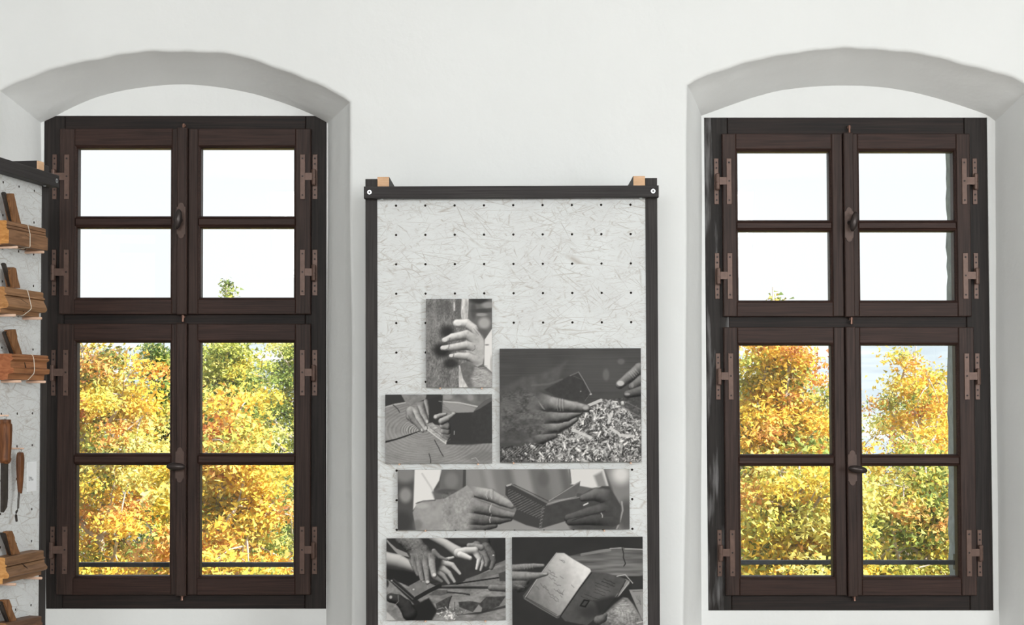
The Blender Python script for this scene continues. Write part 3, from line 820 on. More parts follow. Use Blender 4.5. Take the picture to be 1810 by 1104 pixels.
def art1():
    A = Art((745, 520, 880, 690), 877, (60, 52, 808, 1065), .46, seed=11)
    A.v += .30 * A.noise(9, 16, 2) + .25 * A.noise(60, 140)
    A.blob(120, 300, 90, 200, .62, .35); A.blob(250, 150, 120, 110, .34, .5)
    A.poly([(545, 40), (820, 40), (820, 1075), (500, 1075), (540, 290)], .40, 4)
    A.blob(660, 60, 150, 70, .20, 1); A.blob(770, 125, 110, 50, .60, .9); A.blob(700, 190, 170, 34, .26, .95); A.blob(690, 235, 90, 26, .72, .6)
    A.blob(720, 330, 95, 90, .66, 1); A.blob(690, 450, 90, 70, .36, .9); A.blob(600, 190, 45, 130, .28, .7); A.blob(790, 180, 60, 30, .3, .7)
    A.poly([(815, 385), (725, 520), (715, 900), (815, 960)], .90, 6); A.blob(750, 580, 36, 12, .45, .8); A.blob(800, 800, 22, 130, .6, .6)
    A.poly([(465, 45), (545, 45), (540, 170), (532, 300), (470, 300), (452, 200)], .80, 2, tex=.45, ts=16, tsy=50)
    A.poly([(372, 90), (386, 90), (388, 190), (372, 190)], .85, 2, tex=.4, ts=12)
    A.poly([(400, 60), (465, 60), (455, 290), (415, 250)], .36, 8, .6)
    A.blob(300, 430, 130, 120, .16, .95, .8); A.blob(240, 640, 150, 130, .14, .95, .7); A.blob(340, 790, 130, 90, .16, .9, .7)
    A.poly([(430, 810), (480, 840), (480, 960), (560, 1075), (430, 1075)], .80, 3, tex=.4, ts=18, tsy=60)
    A.poly([(440, 800), (520, 770), (700, 800), (815, 900), (815, 1075), (540, 1075), (475, 960)], .42, 6, tex=.12, ts=20)
    A.poly([(620, 840), (720, 850), (815, 930), (815, 1075), (600, 1075), (570, 960)], .66, 28, tex=.25, ts=18, tsy=14)
    for i in range(26):
        y = 825 + A.rg.rand() * 190; x = 570 + A.rg.rand() * 80; A.line([(x, y), (x + 40, y + 8), (x + 80 + 40 * A.rg.rand(), y - 10)], 4, .24 if i % 2 else .82, .45)
    A.poly([(620, 390), (668, 440), (716, 530), (722, 700), (700, 800), (640, 830), (540, 770), (500, 600), (520, 420)], .70, 6, tex=.16, ts=26)
    A.blob(690, 560, 40, 120, .78, .6); A.blob(600, 790, 90, 40, .5, .6)
    A.tube([(340, 706, 24), (425, 705, 42), (540, 712, 50), (640, 760, 58)], .82, dark=.4, tex=.16, root=-.3)
    A.tube([(250, 616, 31), (345, 612, 44), (520, 585, 54), (640, 610, 58)], .82, dark=.4, tex=.16, root=-.3)
    A.tube([(268, 528, 34), (360, 492, 47), (520, 462, 55), (630, 520, 60)], .84, dark=.42, tex=.16, root=-.3)
    A.tube([(412, 334, 48), (520, 330, 52), (600, 390, 50), (640, 440, 40)], .92, dark=.5, tex=.10, root=-.25)
    for c in ((425, 335, 42, 30), (275, 520, 32, 28), (262, 610, 42, 25), (345, 704, 22, 19)): A.blob(*c, .90, .75, .35)
    A.line([(400, 372), (440, 380), (460, 372)], 7, .35, .8)
    for c in ((330, 560), (322, 640), (375, 745)): A.line([(c[0], c[1] - 60), (c[0] - 8, c[1] - 20)], 9, .35, .7)
    A.line([(612, 585), (616, 625), (585, 650)], 7, .3, .6); A.line([(600, 395), (660, 470)], 6, .4, .6)
    for q in range(5): A.line([(490 + 12 * q, 430), (500 + 12 * q, 500)], 4, .5, .4)
    return A
def art2():
    A = Art((675, 690, 880, 825), 1676, (62, 50, 1598, 1045), .21, seed=12)
    A.poly([(870, 40), (1610, 40), (1610, 130), (1390, 235), (880, 165)], .46, 10, tex=.25, ts=150)
    A.blob(960, 90, 90, 60, .62, .7); A.blob(1290, 100, 60, 70, .62, .6)
    table = [(50, 230), (200, 190), (350, 165), (600, 150), (850, 148), (1130, 170), (1385, 225), (1500, 280), (1610, 330), (1610, 1060), (50, 1060)]
    A.poly(table, .50, 3)
    r = np.hypot((A.X - 600) / 1.75, (A.Y - 575)) + 26 * A.noise(200) + 8 * A.noise(60)
    rings = .5 + .5 * np.sin(r / 5.2) ; rings2 = .5 + .5 * np.sin(r / 3.4 + 1)
    amp = .45 + A.noise(260)
    near = np.exp(-((A.X - 430) / 130) ** 2 - ((A.Y - 560) / 80) ** 2)
    val = .55 - .05 * np.clip(1 - A.Y / 500, 0, 1) + .13 * amp * (rings - .5) + .32 * near * (rings2 - .5) + .12 * A.noise(160, 60) + .05 * A.noise(14, 7)
    al = np.clip(.5 - A.sd(table) / 10, 0, 1); A.put(al, val)
    A.blob(180, 720, 400, 220, .66, .25); A.blob(1450, 950, 300, 120, .40, .5)
    A.line([(62, 232), (200, 192), (350, 168)], 22, .74, .8); A.line([(850, 150), (1130, 172), (1385, 228)], 20, .78, .9)
    A.poly([(890, 170), (1130, 190), (1360, 250), (1330, 300), (1100, 310), (1000, 290)], .60, 8, .8)
    A.poly([(50, 722), (200, 690), (330, 648), (570, 568), (580, 576), (340, 668), (200, 712), (50, 752)], .14, 2)
    for l in ([(770, 710), (800, 770), (830, 820), (845, 860), (895, 945)], [(690, 905), (705, 960), (715, 1000), (712, 1045)], [(175, 200), (240, 258), (268, 308)]): A.line(l, 12, .15, .9)
    A.line([(1300, 985), (1360, 965), (1410, 1030)], 7, .85, .7); A.line([(1180, 950), (1420, 840)], 5, .75, .4); A.line([(1150, 880), (1500, 760)], 4, .75, .3)
    A.poly([(680, 120), (890, 60), (880, 320), (900, 400), (850, 500), (690, 470)], .19, 5)
    A.line([(835, 150), (890, 155)], 14, .55, .8); A.line([(880, 150), (880, 200)], 14, .30, .9)
    A.poly([(285, 40), (660, 40), (640, 120), (500, 170), (400, 235), (350, 160)], .50, 8, tex=.2, ts=60)
    A.tube([(430, 290, 75), (420, 370, 60), (470, 430, 45)], .66, tex=.14)
    A.tube([(410, 300, 52), (470, 420, 42), (600, 580, 22)], .60, tex=.14, root=.2)
    A.tube([(480, 200, 62), (545, 380, 50), (645, 550, 32)], .72, tex=.16, root=.2, L=(-.7, -.2))
    A.tube([(560, 160, 62), (610, 320, 46), (672, 445, 30)], .66, tex=.16, root=.2, L=(-.7, -.2))
    A.tube([(650, 150, 36), (672, 250, 26), (684, 340, 12)], .62, tex=.1, L=(-.7, 0))
    for c in ((645, 535, 22, 34), (660, 440, 18, 30), (585, 560, 16, 24)): A.blob(*c, .86, .7, .4)
    A.poly([(690, 465), (740, 455), (1000, 715), (935, 770), (668, 565)], .62, 2, tex=.5, ts=60, tsy=22)
    A.line([(668, 560), (930, 760)], 14, .86, .9); A.line([(700, 520), (960, 720)], 8, .3, .7); A.line([(930, 760), (935, 720)], 12, .9, .9)
    A.poly([(1610, 90), (1500, 140), (1390, 235), (1330, 310), (1050, 320), (960, 420), (980, 640), (1000, 700), (940, 735), (940, 775), (1610, 760)], .215, 5, tex=.05, ts=40)
    A.blob(1200, 760, 300, 40, .22, .7)
    A.poly([(1330, 300), (1390, 235), (1500, 140), (1610, 90), (1610, 140), (1420, 260)], .40, 8, .8)
    A.tube([(980, 640, 50), (900, 640, 40), (960, 690, 28)], .55, L=(-.8, -.2), dark=.25)
    A.tube([(960, 580, 52), (900, 575, 50)], .58, L=(-.8, -.2), dark=.25); A.tube([(960, 510, 52), (890, 500, 48)], .60, L=(-.8, -.3), dark=.25)
    A.tube([(1060, 330, 22), (960, 400, 48), (875, 440, 52)], .66, L=(-.5, -.6), dark=.25)
    A.tube([(930, 335, 22), (850, 355, 34), (795, 380, 42)], .68, L=(-.5, -.6), dark=.3); A.blob(785, 375, 26, 26, .85, .7)
    A.poly([(990, 400), (1100, 330), (1300, 330), (1300, 740), (990, 720), (1000, 560)], .205, 22)
    A.line([(1055, 580), (1052, 630)], 10, .75, .8)
    A.blob(1035, 318, 26, 16, .78, .8)
    return A
def art3():
    A = Art((875, 605, 1145, 825), 1355, (40, 58, 1303, 1055), .275, seed=13)
    A.v += .04 * A.noise(300, 6, 1) + .05 * A.noise(200)
    A.blob(900, 260, 350, 200, .33, .5); A.blob(990, 290, 40, 70, .46, .6); A.blob(1125, 175, 45, 35, .45, .6)
    A.poly([(40, 420), (250, 310), (420, 280), (640, 170), (560, 330), (430, 420), (200, 470)], .335, 26, .9, tex=.08, ts=50)
    A.line([(330, 380), (480, 370), (600, 330)], 18, .42, .5)
    base = [(40, 915), (250, 900), (380, 865), (500, 850), (600, 780), (720, 690), (830, 580), (960, 500), (1080, 500), (1240, 480), (1310, 520), (1310, 1065), (40, 1065)]
    A.poly(base, .28, 3, tex=.3, ts=26)
    def ins(x, y):
        yy = np.interp(x, [40, 250, 380, 500, 600, 720, 830, 960, 1100, 1303], [930, 905, 870, 850, 785, 700, 590, 520, 520, 560]); return y > yy
    A.chips(3500, ins, 3, 9, .25, .7, 3)
    A.chips(5200, lambda x, y: ins(x, y) and x + .6 * (y - 800) > 520, 3, 11, .35, .98, 3)
    A.chips(90, ins, 9, 20, .65, .95, 3)
    A.v += np.where(A.Y > 560, 1, 0) * np.clip(-A.sd(base) / 20, 0, 1) * A.noise(14) * .5
    for l in ([(690, 770), (850, 840)], [(830, 560), (945, 512)], [(1110, 820), (1225, 828)], [(1030, 760), (1100, 805)], [(1030, 640), (1010, 710)]): A.line(l, 26, .84, .9)
    for q in range(26):
        x = 60 + q * 17; A.line([(x, 1000 - q * 2), (x + 70, 950 - q * 3)], 5, .2 if q % 2 else .5, .7)
    A.chips(60, lambda x, y: y > 920 and x < 520, 8, 24, .6, .95, 2)
    A.poly([(1110, 560), (1310, 500), (1310, 700), (1180, 600)], .26, 14, .8)
    A.line([(1110, 560), (1290, 660)], 10, .5, .6); A.line([(1150, 520), (1310, 600)], 8, .48, .6)
    A.poly([(440, 420), (670, 295), (745, 262), (800, 330), (860, 460), (790, 525), (560, 490)], .225, 8, tex=.06, ts=30)
    A.line([(745, 265), (790, 335), (857, 458)], 9, .55, .8); A.line([(670, 297), (745, 265)], 10, .44, .8); A.line([(700, 300), (770, 330)], 5, .42, .5); A.line([(845, 460), (800, 520)], 6, .42, .6); A.blob(853, 460, 14, 9, .8, .9); A.blob(763, 435, 8, 8, .7, .8)
    A.poly([(40, 440), (240, 385), (400, 460), (480, 590), (470, 720), (520, 800), (420, 870), (230, 890), (40, 870)], .35, 22, tex=.26, ts=55)
    A.v += np.clip(-A.sd([(40, 440), (240, 385), (420, 460), (490, 590), (480, 720), (520, 800), (420, 870), (40, 870)]) / 40, 0, 1) * A.noise(18, 10) * .22
    A.blob(360, 560, 90, 90, .43, .6); A.blob(120, 560, 120, 60, .4, .5); A.blob(180, 820, 200, 60, .26, .7); A.blob(300, 700, 130, 40, .27, .6)
    A.tube([(330, 860, 48), (420, 850, 46), (530, 822, 24)], .46, dark=.3, tex=.16, root=.38)
    A.tube([(400, 755, 60), (560, 750, 46), (650, 715, 36), (720, 682, 20)], .56, dark=.28, tex=.14, root=.38)
    A.tube([(390, 655, 66), (560, 665, 50), (640, 655, 44), (760, 625, 16)], .52, dark=.25, tex=.14, root=.38)
    A.tube([(330, 500, 88), (470, 540, 74), (600, 560, 60), (720, 572, 48), (815, 585, 34)], .58, dark=.32, tex=.18, root=.38, L=(-.1, -.75))
    A.blob(805, 580, 36, 22, .74, .7); A.blob(600, 550, 44, 44, .52, .6)
    for q in range(6): A.line([(556 + q * 11, 500), (548 + q * 13, 560), (562 + q * 11, 615)], 5, .26 if q % 2 else .66, .55)
    for q in range(5): A.line([(385 + q * 8, 520 + q * 10), (420 + q * 6, 580 + q * 4)], 5, .6, .5)
    A.line([(430, 600), (560, 612), (760, 618)], 12, .18, .8); A.line([(440, 712), (600, 708)], 10, .2, .8); A.line([(430, 805), (560, 800)], 9, .22, .7)
    A.tube([(1290, 240, 56), (1200, 310, 48), (1115, 375, 40)], .52, dark=.3, tex=.16)
    A.tube([(1310, 340, 50), (1225, 395, 36)], .46, dark=.3); A.tube([(1320, 430, 50), (1180, 462, 34)], .40, dark=.3)
    A.blob(1120, 366, 40, 28, .82, .85, .4); A.blob(1180, 460, 34, 16, .66, .8); A.blob(1225, 385, 18, 26, .6, .6)
    for q in range(4): A.line([(1195 + 18 * q, 270 - 10 * q), (1235 + 16 * q, 320 - 14 * q)], 5, .75, .5)
    return A
def art4():
    A = Art((690, 820, 1125, 945), 1810, (55, 42, 1762, 478), .30, seed=14)
    A.blob(110, 70, 110, 90, .55, .8); A.blob(112, 225, 62, 75, .62, .8); A.blob(80, 420, 120, 110, .22, .9)
    A.poly([(540, 30), (1330, 30), (1330, 490), (540, 490)], .47, 20)
    for x, w_, v in ((600, 60, .56), (720, 40, .62), (800, 60, .48), (870, 40, .40), (960, 70, .60), (1100, 80, .40), (1200, 60, .50), (1270, 30, .36)): 
        A.poly([(x - w_, 30), (x + w_, 30), (x + w_ + 60, 300), (x - w_ + 60, 300)], v, 30, .8)
    A.blob(1130, 110, 60, 80, .34, .6)
    A.poly([(180, 30), (385, 30), (360, 120), (320, 185), (330, 265), (215, 275), (168, 330)], .90, 6)
    A.line([(235, 70), (300, 170), (330, 230)], 14, .74, .6)
    A.poly([(380, 30), (545, 30), (545, 110), (520, 210), (400, 250), (330, 262), (308, 205), (360, 170)], .40, 12)
    A.blob(450, 120, 70, 80, .52, .7); A.blob(420, 200, 120, 26, .28, .7); A.line([(548, 40), (545, 170)], 22, .22, .8)
    A.poly([(1310, 30), (1570, 30), (1610, 170), (1480, 180), (1400, 165), (1330, 150)], .86, 8); A.poly([(1500, 90), (1560, 60), (1600, 180), (1530, 170)], .45, 14, .8); A.line([(1320, 40), (1330, 140)], 14, .35, .8)
    A.poly([(1575, 30), (1775, 30), (1775, 490), (1680, 490), (1640, 200)], .50, 12)
    A.blob(1700, 80, 110, 110, .86, .95, .8); A.blob(1740, 380, 90, 160, .30, .9); A.line([(1705, 280), (1712, 340), (1690, 420), (1665, 478)], 12, .7, .7)
    A.poly([(650, 490), (780, 430), (900, 408), (1000, 440), (1100, 470), (1280, 400), (1330, 490)], .58, 6, .9)
    A.poly([(165, 350), (200, 275), (300, 262), (400, 250), (500, 195), (565, 155), (640, 230), (650, 400), (620, 490), (190, 490)], .60, 5, tex=.14, ts=45)
    A.blob(230, 300, 70, 30, .75, .5); A.blob(200, 440, 50, 60, .42, .6); A.blob(330, 370, 120, 60, .66, .4); A.line([(190, 285), (240, 268), (330, 262)], 9, .25, .6)
    A.blob(440, 340, 60, 70, .44, .5, .9)
    A.v += np.where((A.X > 380) & (A.X < 640) & (A.Y > 200), .10, 0) * A.noise(16) * 2
    A.tube([(560, 450, 62), (680, 452, 42), (770, 446, 20)], .46, dark=.35, tex=.14, root=.3)
    A.tube([(560, 380, 64), (690, 404, 42), (800, 405, 34), (880, 398, 20)], .46, dark=.32, tex=.14, root=.3)
    A.tube([(560, 290, 66), (720, 330, 44), (830, 362, 34), (925, 378, 24)], .56, dark=.32, tex=.14, root=.3)
    A.tube([(580, 195, 44), (735, 225, 48), (820, 268, 40), (895, 302, 26)], .72, dark=.38, tex=.15, root=.3)
    A.blob(738, 222, 30, 36, .62, .5)
    for q in range(4): A.line([(712 + q * 16, 195), (704 + q * 18, 225), (716 + q * 16, 255)], 4, .4 if q % 2 else .85, .6)
    for x, y in ((735, 330), (735, 405)): A.line([(x + 8, y - 34), (x - 4, y), (x, y + 20)], 7, .85, .6); A.line([(x - 10, y - 24), (x - 16, y + 8)], 5, .3, .6)
    A.line([(620, 235), (740, 275), (860, 315)], 9, .18, .85); A.line([(620, 350), (740, 378), (880, 388)], 9, .16, .85); A.blob(882, 295, 26, 22, .52, .7)
    A.poly([(850, 160), (890, 147), (1000, 205), (1160, 285), (1168, 305), (1130, 380), (1105, 470), (1000, 445), (900, 400), (930, 330), (870, 250), (848, 225)], .235, 4)
    A.v = np.where((A.sd([(865, 175), (1130, 310), (1100, 400), (930, 330), (865, 235)]) < 0) & (np.sin((A.X * .5 + A.Y) / 3.1) > .2), A.v + .13 + .15 * A.noise(12), A.v)
    A.line([(860, 160), (890, 150)], 12, .8, .8); A.line([(895, 152), (1020, 215), (1160, 288)], 8, .46, .8); A.line([(910, 150), (1165, 272)], 6, .2, .8)
    for q in range(12): A.line([(1135 - q * 3 + 6 * (q % 2), 310 + q * 13), (1118 - q * 2, 318 + q * 13)], 5, .6 if q % 2 else .4, .8)
    A.poly([(1140, 310), (1250, 275), (1450, 235), (1455, 300), (1430, 375), (1280, 420), (1110, 470)], .25, 4, tex=.05, ts=30)
    A.line([(1150, 300), (1260, 268), (1450, 236)], 9, .5, .9); A.line([(1160, 290), (1370, 240)], 6, .7, .6)
    A.poly([(1160, 275), (1270, 200), (1400, 128), (1395, 170), (1370, 238), (1220, 262)], .36, 3, tex=.06, ts=40); A.line([(1170, 270), (1398, 132)], 7, .62, .8)
    A.poly([(1395, 165), (1485, 180), (1420, 220), (1372, 215)], .38, 5)
    A.poly([(1440, 235), (1560, 165), (1610, 165), (1660, 240), (1700, 310), (1690, 440), (1600, 478), (1400, 478), (1290, 430), (1285, 385), (1430, 340)], .26, 6, tex=.07, ts=40)
    A.tube([(1640, 250, 70), (1520, 225, 50), (1420, 250, 26)], .42, dark=.35, tex=.1, root=.4)
    A.tube([(1660, 320, 66), (1460, 355, 42), (1310, 395, 30)], .34, dark=.35, tex=.08, root=.45); A.tube([(1660, 400, 60), (1480, 410, 38), (1320, 425, 24)], .29, dark=.4, tex=.06, root=.45)
    A.line([(1425, 302), (1455, 288)], 10, .92, .9); A.line([(1552, 360), (1562, 375), (1562, 390)], 7, .75, .8); A.line([(1340, 412), (1480, 370), (1580, 345)], 7, .16, .7)
    return A
def art5():
    A = Art((675, 940, 905, 1104), 1548, (58, 78, 1470, 1043), .17, seed=15)
    A.v += .05 * A.noise(200); A.blob(1000, 110, 200, 60, .26, .7)
    A.poly([(58, 85), (110, 140), (180, 200), (300, 250), (330, 300), (200, 270), (150, 220), (58, 110)], .58, 5)
    A.poly([(50, 560), (110, 560), (330, 640), (480, 560), (640, 640), (900, 620), (1300, 440), (1480, 330), (1480, 1055), (50, 1055)], .50, 5, tex=.32, ts=120, tsy=50)
    A.v += np.where(A.Y > 560, .12, 0) * A.noise(24, 14)
    A.poly([(640, 640), (700, 480), (880, 330), (1000, 300), (1320, 300), (1300, 420), (1100, 520), (900, 625)], .19, 6, tex=.05, ts=60)
    A.poly([(1000, 560), (1200, 490), (1470, 400), (1470, 470), (1390, 500), (960, 610)], .42, 8, tex=.16, ts=50)
    A.line([(1290, 420), (1470, 350)], 24, .44, .8)
    A.poly([(50, 430), (400, 480), (480, 560), (320, 645), (140, 560), (50, 560)], .125, 10)
    A.poly([(320, 640), (470, 560), (540, 640), (520, 700), (400, 770)], .46, 4, tex=.12, ts=40); A.blob(378, 680, 16, 14, .85, .9)
    A.tube([(40, 320, 92), (200, 350, 88), (380, 420, 60)], .80, L=(-.1, -.6), dark=.30, tex=.03)
    A.tube([(600, 60, 42), (760, 140, 50), (900, 235, 66)], .84, L=(-.3, -.7), dark=.45, tex=.03)
    A.tube([(1200, 60, 80), (1210, 190, 90)], .30, tex=.12)
    A.tube([(1235, 190, 66), (1310, 270, 50), (1330, 350, 34), (1300, 430, 26)], .44, tex=.14, L=(-.5, -.4))
    A.tube([(1130, 170, 60), (1210, 260, 44), (1250, 340, 34), (1240, 400, 24)], .56, tex=.14, L=(-.5, -.4))
    A.tube([(1035, 165, 28), (1090, 165, 34), (1180, 190, 40)], .62, tex=.12); A.blob(1325, 282, 16, 10, .9, .9)
    A.tube([(910, 250, 60), (1000, 225, 44), (1110, 220, 42)], .84, tex=.03)
    A.tube([(1180, 300, 26), (1205, 370, 24), (1175, 455, 15)], .72, tex=.03, L=(-.7, -.2))
    A.tube([(1100, 225, 46), (1160, 320, 32), (1128, 440, 17)], .86, tex=.03, root=.25, L=(-.6, -.4))
    A.tube([(935, 270, 42), (1000, 295, 36), (1050, 315, 27)], .96, tex=.02)
    A.tube([(740, 330, 20), (800, 318, 20), (850, 306, 15)], .80, tex=.02)
    A.tube([(640, 540, 34), (715, 590, 18)], .5, tex=.03)
    A.tube([(660, 450, 46), (735, 520, 28), (798, 612, 17)], .66, tex=.03, root=.25); A.tube([(680, 400, 48), (800, 490, 30), (865, 592, 18)], .78, tex=.03, root=.25)
    A.tube([(690, 350, 40), (840, 395, 32), (930, 498, 17)], .84, tex=.03, root=.25)
    A.tube([(620, 230, 30), (690, 300, 26), (770, 330, 16)], .55, tex=.05)
    A.tube([(260, 70, 100), (400, 170, 110), (470, 260, 120), (520, 330, 105)], .52, tex=.30, ts=22, dark=.35, root=-.35)
    A.poly([(320, 240), (620, 230), (640, 300), (600, 380), (380, 380)], .50, 26, .8, tex=.3, ts=24)
    A.tube([(340, 280, 44), (385, 400, 34), (430, 505, 22)], .56, tex=.14, root=.3); A.tube([(430, 300, 46), (450, 440, 36), (480, 565, 26)], .60, tex=.16, root=.3)
    A.tube([(500, 290, 46), (528, 440, 38), (545, 596, 28)], .64, tex=.16, root=.3); A.tube([(590, 270, 48), (600, 400, 42), (622, 515, 36)], .74, tex=.16, root=.3)
    A.blob(545, 592, 26, 20, .88, .8, .4); A.blob(624, 508, 26, 24, .94, .8, .4); A.blob(490, 585, 20, 12, .7, .7)
    for q in range(4): A.line([(345 + q * 72, 260), (360 + q * 72, 330), (365 + q * 65, 400)], 6, .8, .4)
    A.line([(680, 655), (1280, 662)], 30, .12); A.line([(690, 650), (1270, 655)], 4, .6, .7)
    A.tube([(1300, 662, 42), (1480, 670, 46)], .50, tex=.16)
    A.line([(890, 620), (960, 605), (1395, 545)], 17, .12); A.poly([(1385, 495), (1480, 465), (1480, 590), (1400, 588)], .27, 4, tex=.08, ts=30)
    A.poly([(560, 745), (640, 690), (780, 690), (785, 730), (700, 755)], .34, 4, tex=.12, ts=24); A.line([(780, 715), (960, 730), (1040, 745)], 18, .18)
    A.poly([(640, 850), (790, 770), (830, 760), (800, 860), (790, 930), (660, 950)], .25, 8, tex=.2, ts=26)
    A.poly([(910, 830), (1050, 820), (1170, 840), (1240, 770), (1470, 765), (1390, 880), (1200, 960), (1080, 950), (920, 890)], .25, 5, tex=.18, ts=34)
    A.poly([(1080, 950), (1150, 860), (1190, 900), (1180, 950)], .55, 5); A.line([(830, 760), (800, 830), (780, 920)], 10, .12, .9); A.line([(865, 830), (868, 930)], 8, .2, .8)
    A.poly([(860, 985), (1180, 945), (1470, 870), (1470, 900), (1150, 975)], .15, 6, .8)
    A.chips(5000, lambda x, y: math.hypot((x - 810) / 2.2, y - 960) < 90 * A.rg.rand(), 4, 12, .35, .98, 3); A.chips(1500, lambda x, y: math.hypot(x - 790, (y - 985)) < 55, 8, 18, .75, 1.0)
    A.poly([(50, 580), (130, 640), (340, 800), (300, 1055), (50, 1055)], .50, 6, tex=.3, ts=50)
    A.poly([(50, 930), (180, 1055), (50, 1055)], .74, 8); A.blob(65, 610, 30, 60, .16, .9)
    A.poly([(300, 880), (460, 830), (560, 780), (660, 930), (590, 1055), (290, 1055)], .12, 14)
    A.tube([(110, 780, 56), (200, 800, 62), (280, 870, 80), (330, 960, 90)], .24, dark=.25, tex=.06); A.blob(108, 770, 24, 26, .82, .8); A.line([(195, 750), (200, 820), (150, 870)], 10, .5, .7)
    A.poly([(75, 562), (150, 552), (250, 640), (460, 835), (400, 870), (330, 800)], .14, 4); A.line([(110, 572), (370, 795)], 9, .52, .7); A.line([(140, 556), (400, 775)], 6, .36, .7)
    A.line([(410, 785), (560, 700), (690, 640)], 46, .13); A.blob(120, 575, 16, 12, .8, .8)
    return A
def art6():
    A = Art((895, 940, 1150, 1104), 1717, (68, 62, 1632, 1230), .165, seed=16)
    A.v += .04 * A.noise(260)
    A.poly([(740, 290), (900, 255), (1100, 215), (1350, 188), (1640, 205), (1640, 530), (1400, 530), (1200, 510), (1010, 480)], .40, 5, tex=.36, ts=420, tsy=30)
    A.line([(900, 272), (1100, 238), (1240, 218)], 30, .62, .5); A.line([(1420, 205), (1632, 212)], 12, .72, .8); A.line([(1240, 200), (1390, 192)], 10, .7, .8)
    A.line([(1385, 190), (1402, 260), (1400, 310), (1425, 380), (1405, 410)], 11, .10); A.poly([(1480, 560), (1640, 520), (1640, 660), (1500, 680)], .18, 14)
    A.tube([(60, 600, 120), (150, 610, 110), (200, 590, 70)], .50, tex=.18, ts=36, dark=.3)
    A.tube([(60, 430, 46), (230, 415, 42), (330, 405, 34), (440, 400, 20)], .56, tex=.16, dark=.35)
    A.poly([(590, 250), (610, 240), (690, 248), (800, 320), (1000, 430), (1022, 455), (1010, 495), (880, 680), (650, 1005), (610, 1030), (400, 910), (205, 795), (195, 755), (330, 590), (470, 400)], .30, 4)
    page = [(605, 252), (690, 252), (800, 325), (1000, 440), (1012, 470), (870, 660), (640, 985), (600, 1000), (240, 780), (350, 590)]
    g = .58 + .34 * np.clip(((A.X - 500) * .75 - (A.Y - 700) * .35) / 420, -.3, 1)
    al = np.clip(.5 - A.sd(page) / 10, 0, 1); A.put(al, np.clip(g + .12 * A.noise(60), 0, .95))
    A.blob(690, 560, 110, 200, .60, .35, .9); A.line([(600, 250), (470, 420), (345, 590), (225, 775)], 9, .78, .8); A.line([(215, 790), (400, 905), (600, 1020)], 7, .5, .8); A.line([(230, 775), (420, 880), (600, 985)], 8, .2, .7)
    r_ = np.random.RandomState(5)
    def scrawl(x, y, n, stp, sz, val=.28, w_=5):
        pts = []
        for k in range(n): pts.append((x + k * stp * .86 + r_.uniform(-sz, sz) * .6, y + k * stp * .5 + r_.uniform(-sz, sz)))
        A.line(pts, w_, val, .75)
    for x, y, n in ((640, 320, 6), (650, 345, 4), (500, 455, 7), (520, 490, 6), (560, 520, 5), (500, 530, 8), (350, 650, 4), (400, 620, 7), (440, 660, 6), (570, 680, 9), (500, 725, 11), (520, 770, 9), (600, 700, 7), (640, 530, 4), (560, 600, 8), (780, 640, 3), (640, 760, 3)): scrawl(x, y, n, 15, 12)
    A.line([(440, 720), (480, 800), (520, 860)], 7, .5, .6); A.line([(620, 680), (660, 740), (690, 690)], 4, .3, .7)
    A.tube([(60, 520, 60), (240, 525, 56), (350, 520, 42), (480, 498, 22)], .58, tex=.16, dark=.4)
    A.blob(460, 496, 34, 14, .74, .7)
    for q in range(4): A.line([(205 + q * 34, 380), (215 + q * 34, 440)], 5, .72, .4); A.line([(90 + q * 20, 620 + q * 12), (180 + q * 12, 640 + q * 6)], 5, .7, .4)
    A.poly([(1040, 482), (1180, 490), (1330, 530), (1420, 560), (1400, 640), (1290, 790), (1150, 960), (960, 1110), (700, 1060), (645, 1000), (870, 680), (1015, 490)], .30, 5, tex=.08, ts=60)
    A.blob(1150, 700, 160, 110, .42, .6, .9); A.blob(1000, 950, 260, 140, .17, .8, .9); A.line([(1015, 490), (870, 680), (640, 1008)], 12, .10, .9)
    for q, (x, y, n) in enumerate(((1160, 560, 10), (1140, 590, 11), (1060, 600, 12), (1060, 640, 13), (1060, 680, 9), (1040, 710, 10), (930, 740, 13), (890, 765, 12))):
        pts = [(x + k * 15, y + k * 6 + r_.uniform(-5, 5)) for k in range(n)]; A.line(pts, 8 if q < 2 else 5, .13, .8)
    A.poly([(925, 800), (1000, 815), (945, 900), (870, 882)], .08, 3); A.poly([(935, 820), (975, 828), (935, 880), (895, 870)], .24, 3)
    A.poly([(1425, 560), (1475, 590), (1470, 620), (1330, 780), (1290, 780), (1400, 650)], .52, 3); A.line([(1430, 575), (1320, 770)], 9, .14, .9); A.line([(1320, 530), (1420, 510), (1510, 612)], 9, .8, .9); A.line([(1465, 600), (1340, 770)], 6, .85, .8)
    A.poly([(1465, 690), (1645, 685), (1645, 1060), (1620, 1050)], .56, 4, tex=.08, ts=40)
    A.line([(1510, 712), (1632, 706)], 8, .3, .7)
    for q in range(3): A.line([(1545 + q * 20, 760), (1560 + q * 18, 800), (1600, 830 + q * 20), (1560 + q * 25, 860)], 6, .34, .7)
    hand = [(1120, 1060), (1180, 960), (1280, 860), (1390, 775), (1450, 790), (1510, 860), (1590, 990), (1640, 1100), (1640, 1240), (1080, 1240)]
    A.poly(hand, .50, 8)
    A.blob(1400, 960, 190, 190, .66, .8, .9); A.blob(1180, 1100, 110, 140, .34, .7, .9)
    A.v += np.clip(-A.sd(hand) / 40, 0, 1) * (A.noise(60, 40) * .35 + A.noise(22, 12) * .35)
    for q in range(9): A.line([(1340 + q * 22, 900 + q * 14), (1370 + q * 18, 960 + q * 20), (1350 + q * 24, 1040 + q * 10)], 5, .85 if q % 2 else .3, .4)
    A.poly([(1050, 820), (1250, 770), (1420, 765), (1300, 860), (1180, 960), (1100, 980)], .14, 30, .85); A.line([(1560, 1085), (1632, 1068)], 12, .85, .8)
